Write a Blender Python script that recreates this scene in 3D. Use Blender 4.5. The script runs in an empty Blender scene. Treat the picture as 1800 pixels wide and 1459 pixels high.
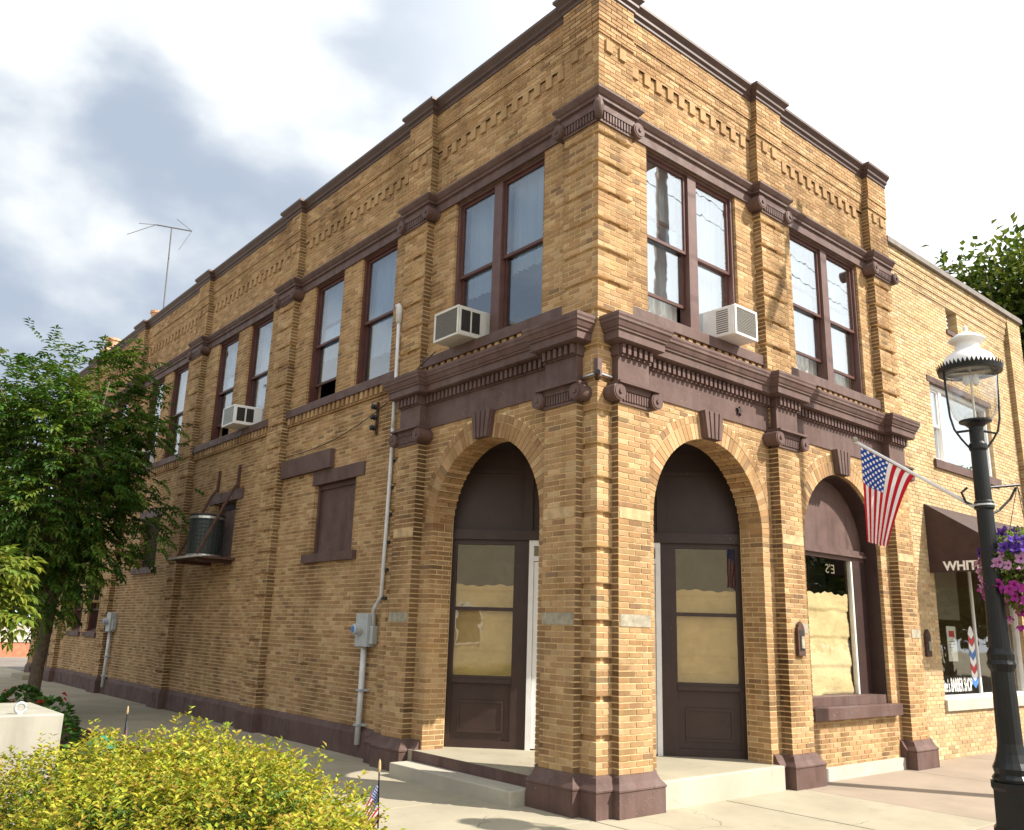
import bpy, math, random
import bmesh
from mathutils import Vector, Matrix
rad = math.radians
rng = random.Random(11)
sc = bpy.context.scene
COL = sc.collection

# ------------------------------------------------------------------ camera
cam = bpy.data.cameras.new('camera')
cam.sensor_width = 36.0
cam.sensor_fit = 'HORIZONTAL'
cam.lens = 36.0 * 1504.8 / 1800.0
cam.clip_end = 2000
cam.clip_start = 0.05
camo = bpy.data.objects.new('camera', cam)
COL.objects.link(camo)
camo.matrix_world = (Matrix.Translation((-7.0435, -6.8595, 1.8716)) @ Matrix.Rotation(rad(-39.878), 4, 'Z')
                     @ Matrix.Rotation(rad(104.2795), 4, 'X') @ Matrix.Rotation(rad(1.6813), 4, 'Z'))
sc.camera = camo
CAM = Vector((-7.0435, -6.8595, 1.8716))

# ------------------------------------------------------------------ sky and sun
SUN_EL = rad(44.0)
SUN_H = Vector((0.53, -0.85, 0)).normalized()
SUN_DIR = Vector((SUN_H.x * math.cos(SUN_EL), SUN_H.y * math.cos(SUN_EL), math.sin(SUN_EL)))
world = bpy.data.worlds.new('World')
sc.world = world
world.use_nodes = True
wn, wl = world.node_tree.nodes, world.node_tree.links
wn.clear()


def wnode(t, **kw):
    n = wn.new(t)
    for k, v in kw.items():
        setattr(n, k, v)
    return n


def wmath(op, a, b=None, clamp=False):
    n = wnode('ShaderNodeMath', operation=op, use_clamp=clamp)
    for i, x in enumerate((a, b)):
        if x is None:
            continue
        if isinstance(x, (int, float)):
            n.inputs[i].default_value = x
        else:
            wl.new(x, n.inputs[i])
    return n.outputs[0]


w_out = wnode('ShaderNodeOutputWorld')
w_bg = wnode('ShaderNodeBackground')
w_bg.inputs['Strength'].default_value = 0.087
w_sky = wnode('ShaderNodeTexSky', sky_type='NISHITA')
w_sky.sun_disc = False
w_sky.sun_elevation = SUN_EL
w_sky.sun_rotation = math.atan2(SUN_H.x, SUN_H.y)
w_sky.air_density = 1.0
w_sky.dust_density = 1.2
w_tc = wnode('ShaderNodeTexCoord')
w_sep = wnode('ShaderNodeSeparateXYZ')
wl.new(w_tc.outputs['Generated'], w_sep.inputs[0])
w_cmb = wnode('ShaderNodeCombineXYZ')
wl.new(w_sep.outputs[0], w_cmb.inputs[0])
wl.new(w_sep.outputs[1], w_cmb.inputs[1])
wl.new(wmath('MULTIPLY', w_sep.outputs[2], 1.7), w_cmb.inputs[2])


def wnoise(scale, detail, rough, dist, off):
    m = wnode('ShaderNodeMapping')
    m.inputs['Location'].default_value = off
    wl.new(w_cmb.outputs[0], m.inputs['Vector'])
    n = wnode('ShaderNodeTexNoise')
    n.inputs['Scale'].default_value = scale
    n.inputs['Detail'].default_value = detail
    n.inputs['Roughness'].default_value = rough
    n.inputs['Distortion'].default_value = dist
    wl.new(m.outputs[0], n.inputs['Vector'])
    return n.outputs[0]


def wramp(x, p0, p1):
    n = wnode('ShaderNodeMapRange', interpolation_type='SMOOTHSTEP')
    n.inputs['From Min'].default_value = p0
    n.inputs['From Max'].default_value = p1
    wl.new(x, n.inputs['Value'])
    return n.outputs[0]


big = wnoise(2.4, 5.0, 0.5, 0.2, (1.3, 0.4, 0))
shade = wnoise(2.9, 6.0, 0.48, 0.1, (4.6, 2.2, 1.5))
# clouds nearer the sun are brighter (forward scatter)
sunside = wmath('ADD', wmath('MULTIPLY', w_sep.outputs[0], SUN_H.x), wmath('MULTIPLY', w_sep.outputs[1], SUN_H.y))
glow = wramp(sunside, -0.55, -0.02)
cover = wmath('MAXIMUM', wramp(big, 0.22, 0.46), glow)
dens = wramp(shade, 0.34, 0.56)
lum = wmath('ADD', wmath('MULTIPLY', dens, wmath('SUBTRACT', 1.0, wmath('MULTIPLY', glow, 0.95))), 0.0)
w_cr = wnode('ShaderNodeValToRGB')
w_cr.color_ramp.elements[0].position = 0.0
w_cr.color_ramp.elements[0].color = (7.4, 7.6, 7.6, 1)
w_cr.color_ramp.elements[1].position = 1.0
w_cr.color_ramp.elements[1].color = (3.2, 3.75, 4.6, 1)
wl.new(lum, w_cr.inputs[0])
w_gl = wnode('ShaderNodeMix', data_type='RGBA', blend_type='MULTIPLY')
w_gl.inputs[0].default_value = 1.0
wl.new(w_cr.outputs[0], w_gl.inputs[6])
w_g2 = wnode('ShaderNodeCombineXYZ')
gg = wmath('ADD', wmath('MULTIPLY', glow, 0.35), 1.0)
for i in range(3):
    wl.new(gg, w_g2.inputs[i])
wl.new(w_g2.outputs[0], w_gl.inputs[7])
w_blue = wnode('ShaderNodeMix', data_type='RGBA', blend_type='MIX')
w_blue.inputs[0].default_value = 0.5
wl.new(w_sky.outputs[0], w_blue.inputs[6])
w_blue.inputs[7].default_value = (6.0, 7.6, 9.0, 1)
w_mix = wnode('ShaderNodeMix', data_type='RGBA', blend_type='MIX')
wl.new(cover, w_mix.inputs[0])
wl.new(w_blue.outputs[2], w_mix.inputs[6])
wl.new(w_gl.outputs[2], w_mix.inputs[7])
wl.new(w_mix.outputs[2], w_bg.inputs['Color'])
wl.new(w_bg.outputs[0], w_out.inputs[0])

sun = bpy.data.lights.new('sun', 'SUN')
sun.energy = 5.0
sun.angle = rad(0.5)
sun.color = (1.0, 0.94, 0.84)
suno = bpy.data.objects.new('sun', sun)
COL.objects.link(suno)
suno.location = SUN_DIR * 60
suno.rotation_euler = (-SUN_DIR).to_track_quat('-Z', 'Y').to_euler()
vs = sc.view_settings
vs.view_transform = 'Standard'
vs.look = 'None'
vs.gamma = 1
vs.exposure = 0.84
vs.use_curve_mapping = False

# ------------------------------------------------------------------ materials
MAT = {}


class NT:
    def __init__(s, name):
        m = bpy.data.materials.new(name)
        m.use_nodes = True
        s.m, s.n, s.l = m, m.node_tree.nodes, m.node_tree.links
        s.n.clear()
        s.out = s.n.new('ShaderNodeOutputMaterial')

    def node(s, t, **kw):
        n = s.n.new(t)
        for k, v in kw.items():
            setattr(n, k, v)
        return n

    def put(s, sock, v):
        if isinstance(v, (int, float, tuple, list)):
            sock.default_value = v
        else:
            s.l.new(v, sock)

    def pos(s):
        return s.node('ShaderNodeNewGeometry').outputs['Position']

    def noise(s, scale, detail=4, rough=.55, vec=None, stretch=None, dist=0):
        v = vec or s.pos()
        if stretch:
            mp = s.node('ShaderNodeMapping')
            mp.inputs['Scale'].default_value = stretch
            s.l.new(v, mp.inputs['Vector'])
            v = mp.outputs[0]
        n = s.node('ShaderNodeTexNoise')
        s.l.new(v, n.inputs['Vector'])
        n.inputs['Scale'].default_value = scale
        n.inputs['Detail'].default_value = detail
        n.inputs['Roughness'].default_value = rough
        n.inputs['Distortion'].default_value = dist
        return n.outputs[0]

    def rng(s, x, a, b, c=0., d=1.):
        n = s.node('ShaderNodeMapRange')
        s.l.new(x, n.inputs['Value'])
        n.inputs['From Min'].default_value = a
        n.inputs['From Max'].default_value = b
        n.inputs['To Min'].default_value = c
        n.inputs['To Max'].default_value = d
        return n.outputs[0]

    def mix(s, f, a, b, blend='MIX'):
        n = s.node('ShaderNodeMix', data_type='RGBA', blend_type=blend)
        s.put(n.inputs[0], f)
        s.put(n.inputs[6], a)
        s.put(n.inputs[7], b)
        return n.outputs[2]

    def math(s, op, a, b=0.0):
        n = s.node('ShaderNodeMath', operation=op)
        s.put(n.inputs[0], a)
        s.put(n.inputs[1], b)
        return n.outputs[0]

    def attr(s, name):
        return s.node('ShaderNodeAttribute', attribute_name=name).outputs['Color']

    def gray(s, x):
        n = s.node('ShaderNodeCombineXYZ')
        for i in range(3):
            s.l.new(x, n.inputs[i])
        return n.outputs[0]

    def bsdf(s, color, rough=.7, metal=0., bump=None, bstr=.3, bdist=.01, spec=.5, coat=0.):
        b = s.node('ShaderNodeBsdfPrincipled')
        s.put(b.inputs['Base Color'], color)
        s.put(b.inputs['Roughness'], rough)
        b.inputs['Metallic'].default_value = metal
        b.inputs['Specular IOR Level'].default_value = spec
        b.inputs['Coat Weight'].default_value = coat
        if bump is not None:
            n = s.node('ShaderNodeBump')
            n.inputs['Strength'].default_value = bstr
            n.inputs['Distance'].default_value = bdist
            s.l.new(bump, n.inputs['Height'])
            s.l.new(n.outputs[0], b.inputs['Normal'])
        return b

    def done(s, sh, key):
        s.l.new(sh.outputs[0] if hasattr(sh, 'outputs') else sh, s.out.inputs[0])
        MAT[key] = s.m


def simple(key, color, rough=.65, var=.18, scale=6., bscale=40., bstr=.15, metal=0., spec=.5, flecks=None, drip=0.):
    t = NT(key)
    c = (*color, 1)
    lo = tuple(x * (1 - var) for x in color) + (1,)
    hi = tuple(min(1, x * (1 + var)) for x in color) + (1,)
    col = t.mix(t.rng(t.noise(scale, 5), .3, .7), lo, hi)
    if drip:
        st = t.rng(t.noise(3.0, 5, .6, stretch=(1.6, 1.6, .18)), .48, .72, 0, drip)
        col = t.mix(st, col, tuple(x * .45 for x in color) + (1,))
    if flecks:
        f = t.rng(t.noise(flecks[0], 3, .6), flecks[1], flecks[1] + .03)
        f = t.math('MULTIPLY', f, t.rng(t.noise(2.2, 2), .45, .6))
        col = t.mix(f, col, (.62, .58, .54, 1))
    t.done(t.bsdf(col, rough, metal, t.noise(bscale, 4), bstr, .006, spec), key)


def weathered(key, c, rough=.55, fade=.45):
    t = NT(key)
    base = t.mix(t.rng(t.noise(4, 5), .3, .7), tuple(x * .8 for x in c) + (1,), tuple(x * 1.15 for x in c) + (1,))
    gry = (c[0] * 1.55, c[1] * 1.9, c[2] * 2.05, 1)
    f = t.rng(t.noise(1.6, 6, .65, stretch=(1, 1, .55)), .42, .70, 0, fade)
    col = t.mix(f, base, gry)
    st = t.rng(t.noise(3.2, 5, .62, stretch=(1.8, 1.8, .16)), .50, .74, 0, .6)
    col = t.mix(st, col, tuple(x * .45 for x in c) + (1,))
    ch = t.math('MULTIPLY', t.rng(t.noise(42, 4, .6), .66, .69), t.rng(t.noise(1.3, 3), .5, .62))
    col = t.mix(ch, col, (.40, .36, .31, 1))
    rg = t.rng(t.noise(7, 4), .3, .7, rough - .1, rough + .2)
    t.done(t.bsdf(col, rg, 0, t.noise(22, 5, .6), .22, .01, .3), key)


def pavement(key, c, agg):
    t = NT(key)
    col = t.mix(t.rng(t.noise(1.1, 6, .6), .3, .7), tuple(x * .84 for x in c) + (1,), tuple(min(1, x * 1.12) for x in c) + (1,))
    sp = t.rng(t.noise(130, 3, .7), .42, .62, 0, agg)
    col = t.mix(sp, col, tuple(x * .6 for x in c) + (1,))
    sn = t.rng(t.noise(2.7, 6, .68), .58, .74, 0, .5)
    col = t.mix(sn, col, tuple(x * .58 for x in c) + (1,))
    gum = t.rng(t.noise(9, 2, .5), .73, .76, 0, .55)
    col = t.mix(gum, col, tuple(x * .4 for x in c) + (1,))
    v = t.node('ShaderNodeTexVoronoi', feature='DISTANCE_TO_EDGE')
    v.inputs['Scale'].default_value = .42
    w = t.node('ShaderNodeVectorMath', operation='ADD')
    nn = t.node('ShaderNodeTexNoise')
    nn.inputs['Scale'].default_value = 2.5
    nn.inputs['Detail'].default_value = 6
    p = t.pos()
    t.l.new(p, nn.inputs['Vector'])
    sc_ = t.node('ShaderNodeVectorMath', operation='SCALE')
    sc_.inputs['Scale'].default_value = .35
    t.l.new(nn.outputs['Color'], sc_.inputs[0])
    t.l.new(p, w.inputs[0])
    t.l.new(sc_.outputs[0], w.inputs[1])
    t.l.new(w.outputs[0], v.inputs['Vector'])
    crk = t.math('MULTIPLY', t.math('LESS_THAN', v.outputs['Distance'], .0016), t.rng(t.noise(.6, 2), .55, .60))
    col = t.mix(crk, col, tuple(x * .35 for x in c) + (1,))
    t.done(t.bsdf(col, .92, 0, t.noise(110, 4, .65), .4, .006, .2), key)


def brickmat(key, stain):
    t = NT(key)
    a = t.attr('Col')
    col = t.mix(t.rng(t.noise(38, 4, .6), .25, .75, 0, .5), a, t.mix(1.0, a, (.62, .58, .52, 1), 'MULTIPLY'))
    s1 = t.rng(t.noise(.9, 5, .62, stretch=(1, 1, .45)), .46, .68, 0, stain)
    col = t.mix(s1, col, t.mix(1.0, col, (.42, .36, .30, 1), 'MULTIPLY'))
    s3 = t.rng(t.noise(2.4, 5, .6, stretch=(1.5, 1.5, .12)), .54, .74, 0, stain * .6)
    col = t.mix(s3, col, t.mix(1.0, col, (.55, .48, .40, 1), 'MULTIPLY'))
    s2 = t.rng(t.noise(1.7, 4, .6, stretch=(.8, .8, .8)), .55, .75, 0, .35)
    col = t.mix(s2, col, t.mix(1.0, col, (1.25, 1.12, .9, 1), 'MULTIPLY'))
    t.done(t.bsdf(col, .88, 0, t.noise(90, 4, .65), .5, .006, .25), key)


brickmat('brick', .8)
brickmat('brick_pale', .3)
simple('mortar', (.62, .455, .25), .95, .22, 9, 120, .4, spec=.2)
simple('mortar_pale', (.50, .38, .24), .95, .15, 9, 120, .4, spec=.2)
weathered('trim', (.108, .062, .052))
simple('trim_flaky', (.105, .052, .043), .55, .2, 5, 60, .15, flecks=(70, .68), drip=.3)
simple('coping', (.075, .042, .034), .5, .2, 4, 40, .1)
simple('door_brown', (.036, .017, .014), .5, .2, 5, 60, .15, flecks=(60, .72))
simple('dark_brown', (.02, .010, .008), .6, .2, 5, 60, .1)
weathered('plinth', (.105, .060, .050), .65, .5)
simple('sash', (.085, .028, .020), .5, .2, 6, 60, .1)
pavement('concrete', (.345, .305, .225), .25)
pavement('concrete_step', (.42, .385, .31), .2)
pavement('concrete_pink', (.33, .265, .205), .6)
simple('joint', (.16, .14, .11), .95, .2, 8, 60, .3)
simple('dirt', (.30, .26, .19), 1, .3, 1.5, 40, .5, spec=.1)
simple('clapboard', (.50, .42, .28), .8, .12, 2, 30, .2)
simple('asphalt', (.19, .165, .145), .95, .2, .6, 120, .5, spec=.2)
simple('mulch', (.07, .045, .03), 1, .5, 25, 40, 1.0, spec=.1)
simple('grass', (.09, .13, .03), 1, .4, 3, 60, 1.0, spec=.1)
simple('stone', (.30, .27, .20), .8, .3, 14, 60, .4)
simple('stone_yellow', (.45, .315, .165), .85, .3, 8, 60, .3)
simple('white_paint', (.78, .77, .75), .45, .06, 6, 60, .08)
simple('ivory', (.62, .60, .55), .5, .08, 5, 60, .08)
simple('cabinet', (.35, .33, .27), .6, .12, 2.2, 140, .3, drip=.35)
simple('grille_grey', (.16, .15, .13), .6, .4, 60, 200, .5)
simple('grille_dark', (.02, .018, .016), .6, .2, 20, 60, .2)
simple('meter_grey', (.42, .45, .45), .45, .1, 6, 50, .1, metal=.2)
simple('pipe_white', (.60, .60, .60), .5, .14, 8, 50, .1)
simple('iron', (.007, .008, .008), .38, .3, 8, 70, .12, spec=.35)
simple('steel', (.10, .10, .10), .6, .2, 8, 50, .1)
simple('rust', (.075, .035, .024), .8, .35, 14, 60, .4)
simple('condenser', (.035, .045, .04), .5, .3, 60, 80, .4)
simple('bright_metal', (.6, .6, .6), .35, .1, 10, 60, .1, metal=.8)
simple('enamel', (.74, .73, .72), .4, .06, 5, 40, .05)
simple('awning', (.045, .022, .018), .75, .25, 5, 200, .3)
simple('letter', (.80, .80, .78), .6, .05)
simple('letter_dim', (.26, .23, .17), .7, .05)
simple('red', (.55, .03, .04), .5, .08)
simple('blue', (.05, .17, .48), .5, .08)
simple('interior', (.10, .085, .07), .9, .2, 2, 10, .1)
simple('vestibule_wall', (.10, .05, .035), .8, .2, 4, 60, .2)
simple('clay', (.52, .30, .18), .85, .25, 9, 60, .4)
simple('bark', (.13, .095, .065), .9, .35, 14, 30, .9)
simple('wood', (.17, .10, .07), .85, .25, 9, 40, .3)
simple('wood_grey', (.50, .47, .42), .9, .2, 6, 40, .3)
simple('redbrick', (.42, .16, .09), .9, .25, 5, 40, .4)
simple('paver', (.36, .25, .21), .9, .25, 9, 60, .4)
simple('green_enamel', (.02, .17, .10), .35, .2, 6, 30, .1)
simple('roofing', (.10, .09, .085), .95, .2, 3, 60, .3)
simple('slate_cap', (.17, .145, .125), .7, .2, 6, 60, .2)
simple('kerb', (.42, .39, .33), .9, .14, 4, 60, .3)


def paper(key, c):
    t = NT(key)
    col = t.mix(t.rng(t.noise(5, 5, .6), .3, .7), tuple(x * .8 for x in c) + (1,), (*c, 1))
    b = t.bsdf(col, .9, 0, t.noise(11, 5, .6, dist=.6), .7, .02, .2)
    t.done(b, key)


paper('paper', (.74, .60, .36))
paper('paper_tan', (.60, .43, .20))


def curtain(key, c):
    t = NT(key)
    d = t.bsdf((*c, 1), .95, spec=.1)
    tr = t.node('ShaderNodeBsdfTranslucent')
    tr.inputs[0].default_value = (*c, 1)
    m = t.node('ShaderNodeMixShader')
    m.inputs[0].default_value = .25
    t.l.new(d.outputs[0], m.inputs[1])
    t.l.new(tr.outputs[0], m.inputs[2])
    t.done(m, key)


curtain('curtain', (.78, .78, .76))
curtain('curtain_blue', (.50, .55, .60))
curtain('curtain_tan', (.38, .34, .27))


def glass(key, tint, base, gain, rough=.0):
    t = NT(key)
    ge = t.node('ShaderNodeNewGeometry')
    dt = t.node('ShaderNodeVectorMath', operation='DOT_PRODUCT')
    t.l.new(ge.outputs['Incoming'], dt.inputs[0])
    t.l.new(ge.outputs['Normal'], dt.inputs[1])
    ca = t.math('SUBTRACT', 1.0, t.math('ABSOLUTE', dt.outputs['Value']))
    f = t.math('MINIMUM', t.math('ADD', t.math('MULTIPLY', t.math('POWER', ca, 4.0), gain), base), 0.95)
    g = t.node('ShaderNodeBsdfGlossy')
    g.inputs['Roughness'].default_value = rough
    g.inputs['Color'].default_value = (.95, .97, 1, 1)
    bp = t.node('ShaderNodeBump')
    bp.inputs['Strength'].default_value = .05
    bp.inputs['Distance'].default_value = .02
    t.l.new(t.noise(2.5, 2), bp.inputs['Height'])
    t.l.new(bp.outputs[0], g.inputs['Normal'])
    tr = t.node('ShaderNodeBsdfTransparent')
    tr.inputs[0].default_value = (*tint, 1)
    m = t.node('ShaderNodeMixShader')
    t.l.new(f, m.inputs[0])
    t.l.new(tr.outputs[0], m.inputs[1])
    t.l.new(g.outputs[0], m.inputs[2])
    t.done(m, key)


glass('glass', (.88, .93, .95), .42, .6)
glass('glass_side', (.80, .86, .90), .15, .6)
glass('glass_shop', (.94, .94, .91), .06, .6)
glass('glass_lamp', (.90, .90, .88), .11, .9)


def leafmat(key, trans=.33, rough=.55):
    t = NT(key)
    a = t.attr('Col')
    d = t.bsdf(a, rough, spec=.22)
    tr = t.node('ShaderNodeBsdfTranslucent')
    t.l.new(t.mix(1.0, a, (1.3, 1.25, .7, 1), 'MULTIPLY'), tr.inputs[0])
    m = t.node('ShaderNodeMixShader')
    m.inputs[0].default_value = trans
    t.l.new(d.outputs[0], m.inputs[1])
    t.l.new(tr.outputs[0], m.inputs[2])
    t.done(m, key)


leafmat('leaf')
leafmat('petal', .3, .7)


def flagmat():
    t = NT('flag_cloth')
    uv = t.node('ShaderNodeUVMap')
    sp = t.node('ShaderNodeSeparateXYZ')
    t.l.new(uv.outputs[0], sp.inputs[0])
    s, f = sp.outputs[0], sp.outputs[1]
    par = t.math('MODULO', t.math('FLOOR', t.math('MULTIPLY', s, 13.0)), 2.0)
    red, white, blue = (.50, .015, .03, 1), (.80, .78, .76, 1), (.02, .06, .30, 1)
    col = t.mix(par, red, white)
    inc = t.math('MULTIPLY', t.math('LESS_THAN', s, 7 / 13), t.math('LESS_THAN', f, .40))
    a = t.math('MULTIPLY', s, 9 * 13 / 7)
    b = t.math('MULTIPLY', f, 11 / .40)
    da = t.math('SUBTRACT', t.math('FRACT', a), .5)
    db = t.math('SUBTRACT', t.math('FRACT', b), .5)
    r = t.math('SQRT', t.math('ADD', t.math('MULTIPLY', da, da), t.math('MULTIPLY', db, db)))
    odd = t.math('MODULO', t.math('ADD', t.math('FLOOR', a), t.math('FLOOR', b)), 2.0)
    star = t.math('MULTIPLY', t.math('LESS_THAN', r, .42), t.math('LESS_THAN', odd, .5))
    can = t.mix(star, blue, white)
    col = t.mix(inc, col, can)
    d = t.bsdf(col, .85, spec=.2)
    tr = t.node('ShaderNodeBsdfTranslucent')
    t.l.new(col, tr.inputs[0])
    m = t.node('ShaderNodeMixShader')
    m.inputs[0].default_value = .4
    t.l.new(d.outputs[0], m.inputs[1])
    t.l.new(tr.outputs[0], m.inputs[2])
    t.done(m, 'flag_cloth')


flagmat()

# ------------------------------------------------------------------ geometry helpers
ORG = {}


def W(u, d, z):
    return (u, d, z)


def F(u, d, z):            # street front: u along +x, d outwards (-y)
    return (u, -d, z)


def S(u, d, z):            # side wall: u along +y, d outwards (-x)
    return (-d, u, z)


Q = 1 / math.sqrt(2)


def D(q, d, z):            # diagonal entrance screen x + y = 4
    return (2 + q * Q - d * Q, 2 - q * Q - d * Q, z)


def props(o, label=None, cat=None, group=None, kind=None):
    for k, v in (('label', label), ('category', cat), ('group', group), ('kind', kind)):
        if v:
            o[k] = v


def thing(name, label, cat, loc=(0, 0, 0), group=None):
    o = bpy.data.objects.new(name, None)
    o.empty_display_size = .2
    COL.objects.link(o)
    o.location = loc
    ORG[o] = Vector(loc)
    props(o, label, cat, group)
    return o


class MB:
    def __init__(s, M=W):
        s.v, s.f, s.c, s.uv, s.M = [], [], [], None, M

    def P(s, u, d, z):
        s.v.append(s.M(u, d, z))
        return len(s.v) - 1

    def raw(s, p):
        s.v.append(tuple(p))
        return len(s.v) - 1

    def face(s, idx, col=None):
        s.f.append(tuple(idx))
        s.c.append(col)

    def box(s, u0, u1, d0, d1, z0, z1, col=None):
        a = [s.P(u, d, z) for z in (z0, z1) for u, d in ((u0, d0), (u1, d0), (u1, d1), (u0, d1))]
        for q in ((0, 3, 2, 1), (4, 5, 6, 7), (0, 1, 5, 4), (1, 2, 6, 5), (2, 3, 7, 6), (3, 0, 4, 7)):
            s.face([a[i] for i in q], col)
        return s

    def quad(s, pts, col=None):
        s.face([s.P(*p) for p in pts], col)

    def prism(s, poly, d0, d1, col=None):
        """poly of (u,z) extruded from d0 to d1"""
        a = [s.P(u, d0, z) for u, z in poly]
        b = [s.P(u, d1, z) for u, z in poly]
        n = len(poly)
        s.face(a[::-1], col)
        s.face(b, col)
        for i in range(n):
            s.face((a[i], a[(i + 1) % n], b[(i + 1) % n], b[i]), col)

    def sweep(s, path, prof, m0=False, m1=False):
        n = len(path)
        T = []
        for i in range(n - 1):
            a = Vector(path[i + 1]) - Vector(path[i])
            T.append(a.normalized())
        N = [Vector((-t.y, t.x)) for t in T]
        rows = []
        for i in range(n):
            row = []
            for o, z in prof:
                p = Vector(path[i])
                if i == 0:
                    q = p + N[0] * o - (T[0] * o if m0 else Vector((0, 0)))
                elif i == n - 1:
                    q = p + N[-1] * o + (T[-1] * o if m1 else Vector((0, 0)))
                else:
                    q = p + (N[i - 1] + N[i]) * (o / (1 + N[i - 1].dot(N[i])))
                row.append(s.P(q.x, q.y, z))
            rows.append(row)
        for i in range(n - 1):
            for k in range(len(prof) - 1):
                s.face((rows[i][k], rows[i + 1][k], rows[i + 1][k + 1], rows[i][k + 1]))
        s.face(rows[0])
        s.face(rows[-1][::-1])
        return s

    def tube(s, pts, r, n=8, col=None, cap=True):
        pts = [Vector(p) for p in pts]
        rr = r if isinstance(r, (list, tuple)) else [r] * len(pts)
        rows = []
        prev = None
        for i, p in enumerate(pts):
            t = (pts[min(i + 1, len(pts) - 1)] - pts[max(i - 1, 0)]).normalized()
            a = prev if prev is not None else (Vector((0, 0, 1)) if abs(t.z) < .9 else Vector((1, 0, 0)))
            x = (a - t * a.dot(t)).normalized()
            prev = x
            y = t.cross(x)
            rows.append([s.raw(p + (x * math.cos(2 * math.pi * k / n) + y * math.sin(2 * math.pi * k / n)) * rr[i])
                         for k in range(n)])
        for i in range(len(rows) - 1):
            for k in range(n):
                s.face((rows[i][k], rows[i][(k + 1) % n], rows[i + 1][(k + 1) % n], rows[i + 1][k]), col)
        if cap:
            s.face(rows[0][::-1], col)
            s.face(rows[-1], col)
        return s

    def lathe(s, prof, c=(0, 0), n=24, col=None, flute=0.):
        rows = []
        for r, z in prof:
            rows.append([s.raw((c[0] + r * (1 - (flute if k % 2 else 0)) * math.cos(2 * math.pi * k / n),
                                c[1] + r * (1 - (flute if k % 2 else 0)) * math.sin(2 * math.pi * k / n), z))
                         for k in range(n)])
        for i in range(len(rows) - 1):
            for k in range(n):
                s.face((rows[i][k], rows[i][(k + 1) % n], rows[i + 1][(k + 1) % n], rows[i + 1][k]), col)
        if prof[0][0] > 1e-4:
            s.face(rows[0][::-1], col)
        if prof[-1][0] > 1e-4:
            s.face(rows[-1], col)
        return s

    def disc(s, cu, cz, r, d0, d1, n=20):
        s.prism([(cu + r * math.cos(2 * math.pi * k / n), cz + r * math.sin(2 * math.pi * k / n)) for k in range(n)], d0, d1)
        return s

    def build(s, name, mat, parent=None, smooth=False, fix=True, org=None, kind=None, center=False, bevel=0):
        me = bpy.data.meshes.new(name)
        o0 = ORG[parent] if parent is not None else Vector(org or (0, 0, 0))
        vv = [Vector(p) - o0 for p in s.v]
        ctr = Vector((0, 0, 0))
        if center and vv:
            ctr = sum(vv, Vector((0, 0, 0))) / len(vv)
            vv = [p - ctr for p in vv]
        me.from_pydata(vv, [], s.f)
        if fix:
            bm = bmesh.new()
            bm.from_mesh(me)
            bmesh.ops.recalc_face_normals(bm, faces=bm.faces)
            bm.to_mesh(me)
            bm.free()
        if any(c is not None for c in s.c):
            at = me.attributes.new('Col', 'FLOAT_COLOR', 'FACE')
            buf = []
            for c in s.c:
                c = c or (1, 1, 1)
                buf += [c[0], c[1], c[2], 1.0]
            at.data.foreach_set('color', buf)
        if s.uv:
            ul = me.uv_layers.new(name='UVMap')
            for p in me.polygons:
                for li in p.loop_indices:
                    ul.data[li].uv = s.uv[me.loops[li].vertex_index]
        me.materials.append(MAT[mat] if isinstance(mat, str) else mat)
        if smooth:
            me.polygons.foreach_set('use_smooth', [True] * len(me.polygons))
        o = bpy.data.objects.new(name, me)
        COL.objects.link(o)
        if bevel:
            b = o.modifiers.new('bevel', 'BEVEL')
            b.width = bevel
            b.segments = 2
            b.limit_method = 'ANGLE'
        if parent is not None:
            o.parent = parent
            o.location = ctr
            ORG[o] = ORG[parent] + ctr
        else:
            o.location = o0 + ctr
            ORG[o] = o0 + ctr
        if kind:
            o['kind'] = kind
        return o


def one(name, mat, parent, M, *boxes, **kw):
    m = MB(M)
    for b in boxes:
        m.box(*b)
    return m.build(name, mat, parent, **kw)


def text_mesh(txt, size, place, name, mat, parent, sx=1., bold=0.):
    """flat lettering: place maps (x,y) of the text plane to a world point"""
    cu = bpy.data.curves.new(name, 'FONT')
    cu.body = txt
    cu.size = size
    cu.offset = bold
    cu.resolution_u = 3
    ob = bpy.data.objects.new(name, cu)
    COL.objects.link(ob)
    dg = bpy.context.evaluated_depsgraph_get()
    me = bpy.data.meshes.new_from_object(ob.evaluated_get(dg))
    bpy.data.objects.remove(ob)
    m = MB()
    for v in me.vertices:
        m.raw(place(v.co.x * sx, v.co.y))
    for p in me.polygons:
        m.face(list(p.vertices))
    bpy.data.meshes.remove(me)
    return m.build(name, mat, parent, fix=False)


# ------------------------------------------------------------------ bricks
CH, BL, JT, ZR = 0.0678, 0.212, 0.0140, 0.415
PAL = [((.395, .243, .118), 38), ((.450, .292, .150), 30), ((.510, .350, .190), 18), ((.335, .203, .100), 14),
       ((.255, .162, .092), 3)]
PALP = [((.56, .41, .225), 50), ((.51, .36, .20), 25), ((.60, .46, .28), 18), ((.42, .29, .17), 7)]


def pick(pal):
    t = rng.random() * sum(w for _, w in pal)
    for c, w in pal:
        t -= w
        if t <= 0:
            break
    k = rng.uniform(.88, 1.1)
    return tuple(x * k * rng.uniform(.97, 1.03) for x in c)


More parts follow.
